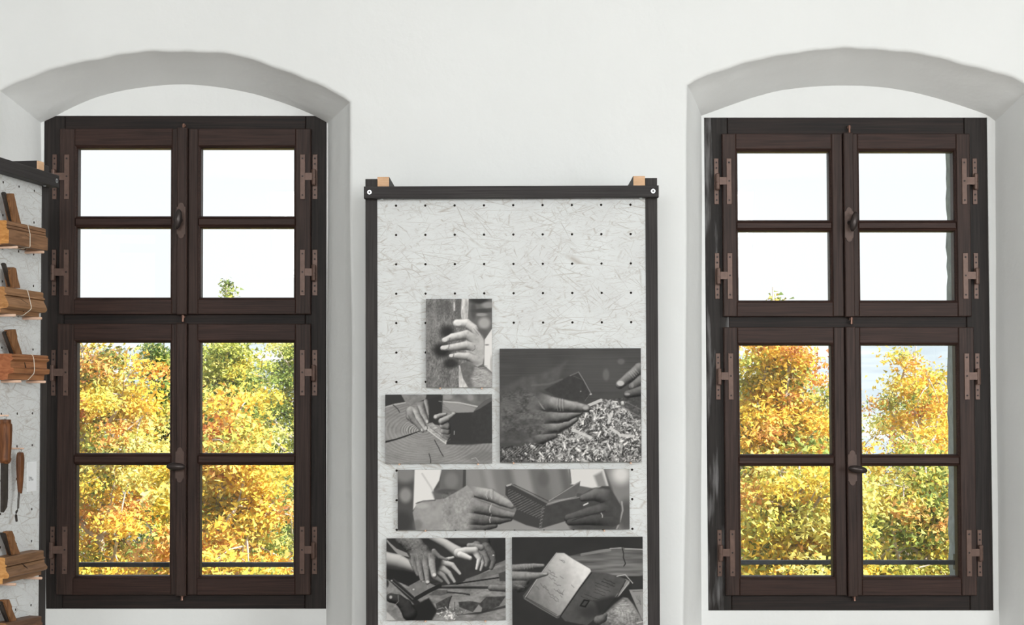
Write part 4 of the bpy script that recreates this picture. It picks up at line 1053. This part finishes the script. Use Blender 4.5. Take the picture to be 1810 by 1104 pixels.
    A.tube([(1100, 1050, 60), (1150, 1030, 50), (1180, 990, 26)], .42, tex=.12)
    return A

PRINTS = [
 (art1, (753, 528, 870, 684), 'black and white photograph of an old hand gripping a wooden post edge'),
 (art2, (681, 697, 870, 818), 'black and white photograph of hands carving on a cracked tree trunk slice'),
 (art3, (883, 616, 1134, 816), 'dark photograph of a large hand sweeping a heap of wood chips'),
 (art4, (703, 830, 1113, 935), 'wide black and white photograph of two hands holding an open worn book'),
 (art5, (683, 951, 894, 1095), 'black and white photograph of old and young hands over a workbench with tools'),
 (art6, (905, 949, 1137, 1122), 'black and white photograph of a hand holding an open handwritten notebook'),
]
for fn, (u0, v0, u1, v1), label in PRINTS:
    off = .016
    a = hit(MC, u0, v0, off); b = hit(MC, u1, v1, off)
    x0, x1 = a[0], b[0]; z1, z0 = a[1], b[1]
    A = fn()
    root = bpy.data.objects.new('photo_print', None); COL.objects.link(root)
    root.matrix_world = MC @ Matrix.Translation(((x0 + x1) / 2, 0, z0))
    tag(root, label, 'photograph', 'hand photographs on the display panel')
    cx = (x0 + x1) / 2
    mesh_obj('backing_board', MB().box(x0 - cx, x1 - cx, -off + .0005, -.004, 0, z1 - z0), M['board'], root)
    h, w_ = A.v.shape
    gx = np.linspace(x0 - cx, x1 - cx, w_); gz = np.linspace(z1 - z0, 0, h)
    GX, GZ = np.meshgrid(gx, gz)
    vs = np.stack([GX, np.full_like(GX, -off), GZ], -1).reshape(-1, 3)
    idx = np.arange(h * w_).reshape(h, w_)
    q = np.stack([idx[1:, :-1], idx[1:, 1:], idx[:-1, 1:], idx[:-1, :-1]], -1).reshape(-1, 4)
    g = np.clip(A.v, .04, .97); g = .035 + g * .93
    l = np.where(g <= .04045, g / 12.92, ((g + .055) / 1.055) ** 2.4).reshape(-1)
    cols = np.stack([l * 1.0, l * .965, l * .94], -1)
    fast_mesh('print', vs, q, M['print'], root, cols, 'ink')
for u, v in ((752, 937.5), (1068, 937.5), (752, 1097.5), (858, 1097.5), (706, 820), (845, 820), (908, 818), (1115, 818), (778, 686), (852, 686), (930, 1124), (1100, 1124)):
    x, z = hit(MC, u, v, .012); peg(panelC, x, z, .019, r=.0032)

# ================================================================== OLD TOOLS ON THE LEFT PANEL
def HT(u, v, off): return hit(MT, u, v, off)
def plane_tool(no, label, corners, prof, wedge, iron, mouth, cord_u, mat, endmat):
    """corners: near-top, far-top, near-bottom (px on the plane's face); prof: (thickness, height 0..1) from the bottom up on the room side"""
    t0 = .044
    nt = HT(*corners[0], t0); ft = HT(*corners[1], t0); nb = HT(*corners[2], t0)
    L = math.hypot(ft[0] - nt[0], ft[1] - nt[1]); H = math.hypot(nt[0] - nb[0], nt[1] - nb[1]) 
    H = nt[1] - nb[1]
    tilt = math.atan2(ft[1] - nt[1], ft[0] - nt[0])
    bx, bz = nt[0], nt[1] - H
    Mloc = MT @ Matrix.Translation((bx, 0, bz)) @ Matrix.Rotation(-tilt, 4, 'Y')
    root = bpy.data.objects.new('moulding_plane', None); COL.objects.link(root); root.matrix_world = Mloc
    tag(root, label, 'hand plane', 'wooden moulding planes on the tool panel')
    back = -.002
    poly = [(back, prof[0][1] * H)] + [(-t, z * H) for t, z in prof] + [(back, prof[-1][1] * H)]
    mb = MB().prism_x(poly, 0, L, 0, 1)
    body = mesh_obj('body', mb, [mat, endmat], root)
    inv = Mloc.inverted() @ MT
    def loc(u, v, off):
        x, z = HT(u, v, off); p = inv @ Vector((x, -off, z)); return (p.x, p.z)
    wpts = [loc(u, v, .030) for u, v in wedge]
    mesh_obj('wedge', MB().prism_y(wpts, -.034, -.014), M['wedge'], root)
    ipts = [loc(u, v, .026) for u, v in iron]
    mesh_obj('iron', MB().prism_y(ipts, -.028, -.020), M['toolsteel'], root)
    def front(zr):
        for (ta, za), (tb, zb) in zip(prof, prof[1:]):
            if za <= zr <= zb and zb > za: return ta + (tb - ta) * (zr - za) / (zb - za)
        return prof[-1][0]
    mp = []
    for u, v in mouth:
        x, z = loc(u, v, .046); mp.append((x, -front(min(1, max(0, z / H))) - .0004, z))
    mo = MB()
    for (p, q) in zip(mp, mp[1:]):
        d = .0022
        mo.add([(p[0] - d, p[1], p[2]), (p[0] + d, p[1], p[2]), (q[0] + d, q[1], q[2]), (q[0] - d, q[1], q[2]),
                (p[0] - d, p[1] + .004, p[2]), (p[0] + d, p[1] + .004, p[2]), (q[0] + d, q[1] + .004, q[2]), (q[0] - d, q[1] + .004, q[2])],
               [(0, 1, 2, 3), (4, 5, 1, 0), (3, 2, 6, 7), (0, 3, 7, 4), (1, 5, 6, 2)])
    mesh_obj('mouth', mo, M['mouth'], body)
    if cord_u:
        cx = loc(cord_u, corners[1][1], .044)[0]
        hull = []                                     # taut loop: outer hull of the profile
        for z_, t_ in sorted((z * H, t) for t, z in prof):
            while len(hull) > 1 and (hull[-1][1] - hull[-2][1]) * (z_ - hull[-2][0]) <= (t_ - hull[-2][1]) * (hull[-1][0] - hull[-2][0]): hull.pop()
            hull.append((z_, t_))
        pts = [(cx, 0, -.001)] + [(cx, -t_ - .0012, z_) for z_, t_ in hull] + [(cx, 0, H + .001)]
        mesh_obj('cord', MB().tube(pts, .0011, 6), M['cord'], root)
    # two pegs in the board carry it
    for f in (.16, .84):
        x, z = L * f, prof[0][1] * H - .0044
        p = MT.inverted() @ (Mloc @ Vector((x, 0, z)))
        peg(panelT, p.x, p.z, .058)
    return root
endm = [mat_wood('plane_end_%d' % i, srgb(*a), srgb(*b), 'y', 120, 40, .7, worn=(srgb(*((104, 128, 112) if i == 2 else (120, 116, 100))), .57 if i == 2 else .60)) for i, (a, b) in enumerate([((168, 112, 58), (206, 150, 88)), ((150, 104, 62), (188, 138, 90)), ((136, 80, 50), (176, 112, 76)), ((176, 122, 68), (212, 160, 100)), ((120, 84, 56), (150, 110, 76))])]
plane_tool(0, 'wooden moulding plane with stepped side, topmost on the tool panel', ((12, 389), (81, 404), (12, 432)),
    [(.024, 0), (.024, .04), (.050, .05), (.051, .10), (.051, .60), (.046, .62), (.046, .67), (.040, .68), (.044, .70), (.044, .80), (.039, .81), (.044, .83), (.044, .97), (.041, 1.0)],
    [(22, 392), (12.5, 346), (17, 341.5), (22.5, 342), (26, 357), (27, 362), (35.5, 396)], [(5, 341), (7, 339), (9.5, 340), (24, 391), (19, 391)],
    [(41, 414), (50, 420), (57, 441)], 48.8, PW[0], endm[0])
plane_tool(1, 'wooden moulding plane with rounded ogee side, second from the top of the tool panel', ((8.7, 506), (77, 516.5), (8.7, 553)),
    [(.022, 0), (.030, .02), (.030, .17), (.050, .20), (.055, .26), (.056, .34), (.052, .46), (.046, .60), (.044, .66), (.040, .67), (.049, .70), (.048, .76), (.043, .78), (.043, .97), (.040, 1.0)],
    [(20, 508), (15, 481), (17, 475), (22, 472), (26.5, 474), (28.6, 486), (29, 490), (34, 509)], [(4.6, 466), (6.5, 464), (9.5, 466), (22, 508), (18, 508)],
    [(37, 528), (46, 537), (50, 551)], 48.5, PW[1], endm[1])
plane_tool(2, 'reddish wooden moulding plane with green paint spots, third from the top of the tool panel', ((19, 624.5), (83, 628), (19, 671)),
    [(.022, 0), (.034, .02), (.036, .22), (.052, .26), (.053, .32), (.054, .44), (.044, .48), (.043, .72), (.048, .75), (.052, .80), (.051, .86), (.046, .88), (.048, .90), (.048, .97), (.044, 1.0)],
    [(26, 626), (12, 588), (15, 585), (17, 583), (25.5, 581.5), (28.5, 594), (28.5, 599), (37.5, 626)], [(7, 587), (9, 585), (16, 587), (27, 626), (20.5, 626)],
    [(45, 640), (46, 650), (55, 652), (57, 661)], 55, PW[2], endm[2])
plane_tool(3, 'wooden moulding plane with deep hollow side, below the chisels on the tool panel', ((9.5, 985), (77.5, 971.5), (9.5, 1032)),
    [(.022, 0), (.036, .02), (.036, .20), (.052, .22), (.056, .28), (.056, .36), (.049, .46), (.046, .52), (.046, .62), (.041, .64), (.048, .67), (.048, .72), (.043, .74), (.043, .97), (.038, 1.0)],
    [(21, 980), (12, 943), (14, 939), (19.5, 937.5), (24, 949), (24, 953), (33.5, 978)], [(2.5, 942), (4, 940.5), (9, 942), (23, 980), (18, 980.5)],
    [(39, 995), (46, 1004), (48, 1014)], None, PW[3], endm[3])
plane_tool(4, 'dark wooden moulding plane, lowest in view on the tool panel', ((11, 1101), (73, 1088), (11, 1148)),
    [(.022, 0), (.036, .02), (.036, .20), (.052, .22), (.056, .30), (.050, .46), (.046, .60), (.041, .62), (.048, .66), (.047, .74), (.043, .76), (.043, .97), (.038, 1.0)],
    [(18, 1099), (6, 1064), (8, 1060), (14, 1058.5), (19, 1071), (19, 1075), (28, 1096)], [(-3, 1063), (-1, 1061.5), (4, 1063), (18, 1099), (13, 1099.5)],
    [(39, 1112), (46, 1120), (48, 1130)], None, PW[4], endm[4])

def lathe(mb, cx, y, prof, seg=16, mi=0, sq=1.0):
    n = len(prof); vs = []
    for r, z in prof:
        for k in range(seg):
            a = 2 * math.pi * k / seg; vs.append((cx + r * math.cos(a), y + r * sq * math.sin(a), z))
    fs = [(i * seg + k, i * seg + (k + 1) % seg, (i + 1) * seg + (k + 1) % seg, (i + 1) * seg + k) for i in range(n - 1) for k in range(seg)]
    fs += [tuple(range(seg - 1, -1, -1)), tuple((n - 1) * seg + k for k in range(seg))]
    return mb.add(vs, fs, mi)
def hanging(name, label, cat, u, vt, off):
    x, z = HT(u, vt, off)
    root = bpy.data.objects.new(name, None); COL.objects.link(root); root.matrix_world = MT @ Matrix.Translation((x, -off, z))
    tag(root, label, cat)
    return root, (lambda v: HT(u, v, off)[1] - z)
def screw_eye(root, parent_panel, u, v, off):
    x, z = HT(u, v, off)
    ring = [(.006 * math.cos(a), 0, .006 + .006 * math.sin(a)) for a in [2 * math.pi * k / 12 for k in range(13)]]
    mesh_obj('screw_eye', MB().tube(ring, .0014, 6, cap=False).tube([(0, 0, -.012), (0, 0, .001)], .0018, 6), M['steel'], root, smooth='all')
# wide chisel
root, zf = hanging('chisel', 'heavy chisel with turned dark wood handle hanging on the tool panel', 'chisel', 9.5, 741, .030)
screw_eye(root, panelT, 9.5, 741, .03)
mesh_obj('handle', lathe(MB(), 0, 0, [(.012, zf(819)), (.0165, zf(815)), (.0185, zf(811)), (.0165, zf(808)), (.0185, zf(790)), (.0205, zf(757)), (.0200, zf(750)), (.0165, zf(747.5)), (.0165, zf(742)), (.015, zf(741))]), M['turned'], root, smooth=True)
mesh_obj('blade', MB().prism_y([(-.017, zf(903)), (-.012, zf(904.5)), (.008, zf(896)), (.0125, zf(880)), (.013, zf(818)), (-.017, zf(818))], -.004, .005), M['toolsteel'], root)
x, z = HT(9.5, 741, .03); peg(panelT, x, z + .0115, .040, r=.0028)
# bent scraper
root, zf = hanging('scraping_hook', 'small bent iron scraper with flat wooden handle beside the white card', 'hand tool', 36, 799, .025)
screw_eye(root, panelT, 36, 799, .025)
mb = lathe(MB(), 0, 0, [(.008, zf(871.5)), (.0085, zf(869)), (.0125, zf(850)), (.0155, zf(825)), (.0160, zf(812)), (.0145, zf(803)), (.0115, zf(799.5)), (.009, zf(799))], 8, 0, .7)
mesh_obj('handle', mb, M['turned'], root, smooth=True)
p = lambda u, v: (HT(u, v, .025)[0] - HT(36, 799, .025)[0], 0, HT(u, v, .025)[1] - HT(36, 799, .025)[1])
mesh_obj('shank', MB().tube([p(34, 869), p(32.5, 885), p(32, 897), p(30.5, 902), p(28.5, 905), p(28.3, 911), p(29.5, 921)], [.0035, .0032, .003, .003, .0032, .004, .0035], 8), M['toolsteel'], root, smooth=True)
x, z = HT(36, 799, .025); peg(panelT, x, z + .0115, .036, r=.0028)
# caption card
a = HT(48.5, 816.5, -.002); b = HT(63.7, 867, -.002)
root = bpy.data.objects.new('caption_card', None); COL.objects.link(root); root.matrix_world = MT @ Matrix.Translation(((a[0] + b[0]) / 2, .004, b[1]))
tag(root, 'small white printed caption card beside the bent scraper on the tool panel', 'label')
hw = (b[0] - a[0]) / 2
mesh_obj('card', MB().box(-hw, hw, -.0035, 0, 0, a[1] - b[1]), M['card'], root)
def text_mesh(txt, size, x, z, y, parent, mat):
    cu = bpy.data.curves.new('caption_text', 'FONT'); cu.body = txt; cu.size = size; cu.extrude = .0001
    tmp = bpy.data.objects.new('caption_text', cu); COL.objects.link(tmp)
    dg = bpy.context.evaluated_depsgraph_get()
    me = bpy.data.meshes.new_from_object(tmp.evaluated_get(dg))
    bpy.data.objects.remove(tmp, do_unlink=True)
    for v in me.vertices: v.co = (v.co.x + x, y, v.co.y + z)
    me.materials.clear(); me.materials.append(mat)
    o = bpy.data.objects.new('caption_text', me); COL.objects.link(o); o.parent = parent
    return o
H_ = a[1] - b[1]
text_mesh('Dláta', .0098, -hw * .78, H_ * .44, -.0037, root, M['ink'])
text_mesh('se Vratí', .0098, -hw * .78, H_ * .37, -.0037, root, M['ink'])

# ================================================================== OUTSIDE
GZ = -7.5
def terrain():
    xs_ = np.linspace(-60, 60, 25); ys_ = np.linspace(6.1, 120, 24)
    XX, YY = np.meshgrid(xs_, ys_)
    ZZ = GZ - 0.05 * (YY - 6) + .4 * np.sin(XX * .3) * np.cos(YY * .2)
    vs = np.stack([XX, YY, ZZ], -1).reshape(-1, 3); h, w_ = XX.shape
    idx = np.arange(h * w_).reshape(h, w_); q = np.stack([idx[:-1, :-1], idx[:-1, 1:], idx[1:, 1:], idx[1:, :-1]], -1).reshape(-1, 4)
    o = fast_mesh('ground', vs, q, M['grass'], smooth=True); tag(o, 'grassy slope below the trees outside', 'ground', kind='structure')
    # far hills: a long wooded ridge with fields
    xs_ = np.linspace(-1600, 1600, 130); ys_ = np.linspace(120, 2600, 60)
    XX, YY = np.meshgrid(xs_, ys_)
    t = np.clip((YY - 300) / 1700, 0, 1)
    ridge = 84 + 14 * np.sin(XX * .0041 + 1.0) + 9 * np.sin(XX * .011 + 2.0) + 5 * np.sin(XX * .027)
    ZZ = -14 - 40 * np.exp(-((YY - 330) / 260) ** 2) + (ridge + 14) * (t * t * (3 - 2 * t)) + 4 * np.sin(XX * .02 + YY * .013) * t
    vs = np.stack([XX, YY, ZZ], -1).reshape(-1, 3); h, w_ = XX.shape
    idx = np.arange(h * w_).reshape(h, w_); q = np.stack([idx[:-1, :-1], idx[:-1, 1:], idx[1:, 1:], idx[1:, :-1]], -1).reshape(-1, 4)
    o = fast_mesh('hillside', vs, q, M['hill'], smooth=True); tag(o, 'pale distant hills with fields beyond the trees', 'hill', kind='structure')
terrain()

YEL = (.90, .66, .09); GOLD = (.90, .53, .07); ORA = (.88, .42, .13); PALE = (.84, .76, .24); LIME = (.52, .55, .12); GRN = (.22, .30, .07); DGR = (.09, .15, .04); RED = (.62, .20, .08)
PAL = {
 'gold': [(YEL, 5), (GOLD, 4), (ORA, 2.6), (PALE, 2), (LIME, 1.8), (GRN, 1.8), (DGR, .7), (RED, .5)],
 'yellow': [(YEL, 6), (PALE, 3), (GOLD, 3), (LIME, 2.2), (ORA, 1), (GRN, 2), (DGR, .8)],
 'green': [(LIME, 4), (GRN, 4), (PALE, 2), (DGR, 1.5), (YEL, .8)],
 'dark': [(DGR, 4), (GRN, 4), (LIME, 2), (PALE, .6)],
 'mixed': [(YEL, 3), (LIME, 4), (GRN, 3), (PALE, 3), (ORA, 1), (DGR, 1)],
}
def tree(name, label, u, v_top, Y, R, depth, nmain, per, pal, seed, leaf=.026, bark='bark', tip=1.0, leader=0.0, group='autumn trees outside the windows', spread=.105, sub=8):
    rg = np.random.RandomState(seed)
    x0, zt = P(u, v_top, Y)
    gz = GZ - 0.05 * (Y - 6)
    root = empty(name, (x0, Y, gz)); tag(root, label, 'tree', group)
    ht = zt - gz
    zb = ht - depth                                  # underside of the crown
    zc = ht - leader                                 # top of the full crown, above it only the leader
    mbt = MB(); mbb = MB()
    lean = rg.uniform(-.12, .12, 2)
    trunk = [Vector((lean[0] * t * t, lean[1] * t * t, (ht - .05) * t)) for t in np.linspace(0, 1, 12)]
    mbt.tube(trunk, [.15 * (1 - t) ** 1.2 + .008 for t in np.linspace(0, 1, 12)], 8)
    def trunk_at(z):
        t = min(1, max(0, z / (ht - .05))); return Vector((lean[0] * t * t, lean[1] * t * t, z))
    cs = []
    ga = 2.39996
    for m in range(nmain):
        h = ((m + .5) / nmain) ** .9                 # 0 bottom .. 1 top
        rad = R * ((1 - h) ** (.5 * tip) * .95 + .06) * rg.uniform(.62, 1.08)
        a = m * ga + rg.uniform(-.5, .5)
        z = zb + h * (zc - zb) - .12
        end = trunk_at(z) + Vector((rad * math.cos(a), rad * math.sin(a), rg.uniform(-.1, .1)))
        s = trunk_at(max(zb * .6, z - .25 - .75 * rad)); L = (end - s).length
        mid = s.lerp(end, .5) + Vector((rg.uniform(-.1, .1), rg.uniform(-.1, .1), -.10 * L))
        pts = [s, s.lerp(mid, .5) + Vector((0, 0, -.03 * L)), mid, mid.lerp(end, .5) + Vector((rg.uniform(-.06, .06), rg.uniform(-.06, .06), .02)), end]
        mbb.tube(pts, [.030, .024, .018, .012, .005], 6, cap=False)
        for k in range(sub):
            t = .35 + .65 * (k + rg.rand()) / sub
            q = t * 4; i0 = min(3, int(q)); b = pts[i0].lerp(pts[i0 + 1], q - i0)
            c = b + Vector(rg.normal(0, 1, 3) * np.array([.26, .26, .20]) * (.55 + .6 * t) * min(1, .5 + rad / R * .5))
            mbb.tube([b, b.lerp(c, .5) + Vector((0, 0, .03)), c], [.010, .007, .003], 4, cap=False)
            cs.append(c)
    nfull = len(cs)
    for k in range(int(leader * 16)):                # slim leading shoot
        f_ = k / (leader * 16); w_ = .11 * (1 - f_) + .015
        cs.append(trunk_at(zc - .15 + (leader + .1) * f_) + Vector((rg.normal(0, w_), rg.normal(0, w_), 0)))
    mesh_obj('trunk', mbt, M[bark], root, smooth='all')
    tag(mesh_obj('branches', mbb, M[bark], root, smooth='all'), kind='stuff')
    C = np.array([tuple(c) for c in cs]); nclus = len(cs)
    cnt = np.full(nclus, per); cnt[nfull:] = per // 3; n = int(cnt.sum())
    ci = np.repeat(np.arange(nclus), cnt); sp_ = np.where(ci < nfull, spread, spread * .5)[:, None]
    pos = C[ci] + rg.normal(0, 1, (n, 3)) * sp_ * np.array([1, 1, .6])
    cols_, wts = zip(*PAL[pal]); wts = np.array(wts) / sum(wts)
    base = np.array(cols_)[rg.choice(len(cols_), nclus, p=wts)][ci]
    own = np.array(cols_)[rg.choice(len(cols_), n, p=wts)]
    k = rg.rand(n, 1) * .6
    col = (base * (1 - k) + own * k) * rg.uniform(.75, 1.15, (n, 1))
    nrm = rg.normal(0, 1, (n, 3)) + np.array([0, -.5, .9]); nrm /= np.linalg.norm(nrm, axis=1, keepdims=True)
    ref = rg.normal(0, 1, (n, 3)); t1 = np.cross(nrm, ref); t1 /= np.linalg.norm(t1, axis=1, keepdims=True) + 1e-9
    t2 = np.cross(nrm, t1)
    sz = leaf * rg.uniform(.6, 1.3, (n, 1))
    vs = np.stack([pos - t1 * sz + t2 * sz * .55, pos - t1 * sz * .6 - t2 * sz * .75, pos + t1 * sz * 1.15], 1).reshape(-1, 3)
    q = np.arange(n * 3).reshape(n, 3)
    cc = np.repeat(np.clip(col, 0, .95), 3, axis=0)
    f = fast_mesh('foliage', vs, q, M['leaf'], root, cc, 'leafcol'); tag(f, kind='stuff')
    return root

#    name, label, u, v_top, Y, R, crown depth, main branches, leaves per twig, palette, seed
tree('maple_tree', 'golden maple filling the lower left panes of the left window', 195, 598, 16, 1.45, 3.6, 34, 165, 'gold', 21)
tree('maple_tree', 'orange-yellow maple low in the right half of the left window', 400, 715, 13, 1.15, 2.6, 30, 165, 'gold', 22)
tree('tall_green_tree', 'tall green tree with its thin tip in the upper right sash of the left window', 398, 484, 20, 1.35, 5.0, 36, 165, 'green', 23, tip=1.9, leader=.75)
tree('bushy_green_tree', 'hazy green tree behind the maples at the right edge of the left window', 520, 570, 24, 1.7, 4.6, 36, 165, 'green', 24)
tree('bushy_green_tree', 'dark green tree between the maples in the left window', 280, 590, 24.5, 1.3, 4.6, 34, 165, 'dark', 25, bark='bark2')
tree('maple_tree', 'yellow maple behind the others at the left edge of the left window', 90, 596, 20, 1.5, 4.4, 34, 165, 'yellow', 26)
tree('maple_tree', 'golden maple whose top twig pokes into the upper left sash of the right window', 1378, 497, 16, 1.30, 4.2, 36, 165, 'gold', 31, tip=1.7, leader=.42)
tree('maple_tree', 'airy yellow maple with pale hills behind it in the right window', 1605, 604, 18.5, 1.75, 3.8, 26, 105, 'gold', 32, tip=1.1)
tree('maple_tree', 'bright yellow maple low in the lower left panes of the right window', 1425, 800, 12.5, 1.0, 2.0, 26, 165, 'yellow', 33)
tree('maple_tree', 'yellow-green maple low in the lower right panes of the right window', 1660, 790, 14, 1.1, 2.4, 28, 165, 'mixed', 34)
tree('bushy_green_tree', 'green bushy tree behind the airy maple in the right window', 1640, 668, 26, 2.3, 4.6, 36, 165, 'mixed', 35, bark='bark2')
tree('bushy_green_tree', 'dark green tree behind the golden maple in the right window', 1345, 660, 25, 1.8, 4.6, 36, 165, 'green', 36, bark='bark2')
tree('maple_tree', 'yellow maple past the right edge of the right window', 1860, 640, 20, 1.6, 4.4, 30, 60, 'yellow', 37)
tree('maple_tree', 'golden maple past the left edge of the left window', -60, 640, 17, 1.5, 3.8, 30, 60, 'gold', 38)
tree('maple_tree', 'yellow-green maple hidden mostly by the wall to the right of the left window', 700, 640, 18, 1.6, 4.0, 30, 55, 'mixed', 39)
tree('maple_tree', 'golden maple hidden mostly by the wall to the left of the right window', 1120, 640, 18, 1.6, 4.0, 30, 55, 'gold', 40)
for k, (u, v, lab) in enumerate(((60, 625, 'broad green tree in the back row at the far left'), (400, 620, 'broad green tree in the back row behind the left window maples'), (760, 620, 'broad green tree in the back row left of the middle'), (1090, 640, 'broad green tree in the back row right of the middle'), (1430, 690, 'broad yellow-green tree in the back row behind the right window maples'), (1800, 700, 'broad yellow-green tree in the back row at the far right'))):
    tree('broad_tree', lab, u, v, 33, 2.3, 5.2, 36, 110, 'green' if k < 4 else 'mixed', 50 + k, leaf=.042, bark='bark2', spread=.24)
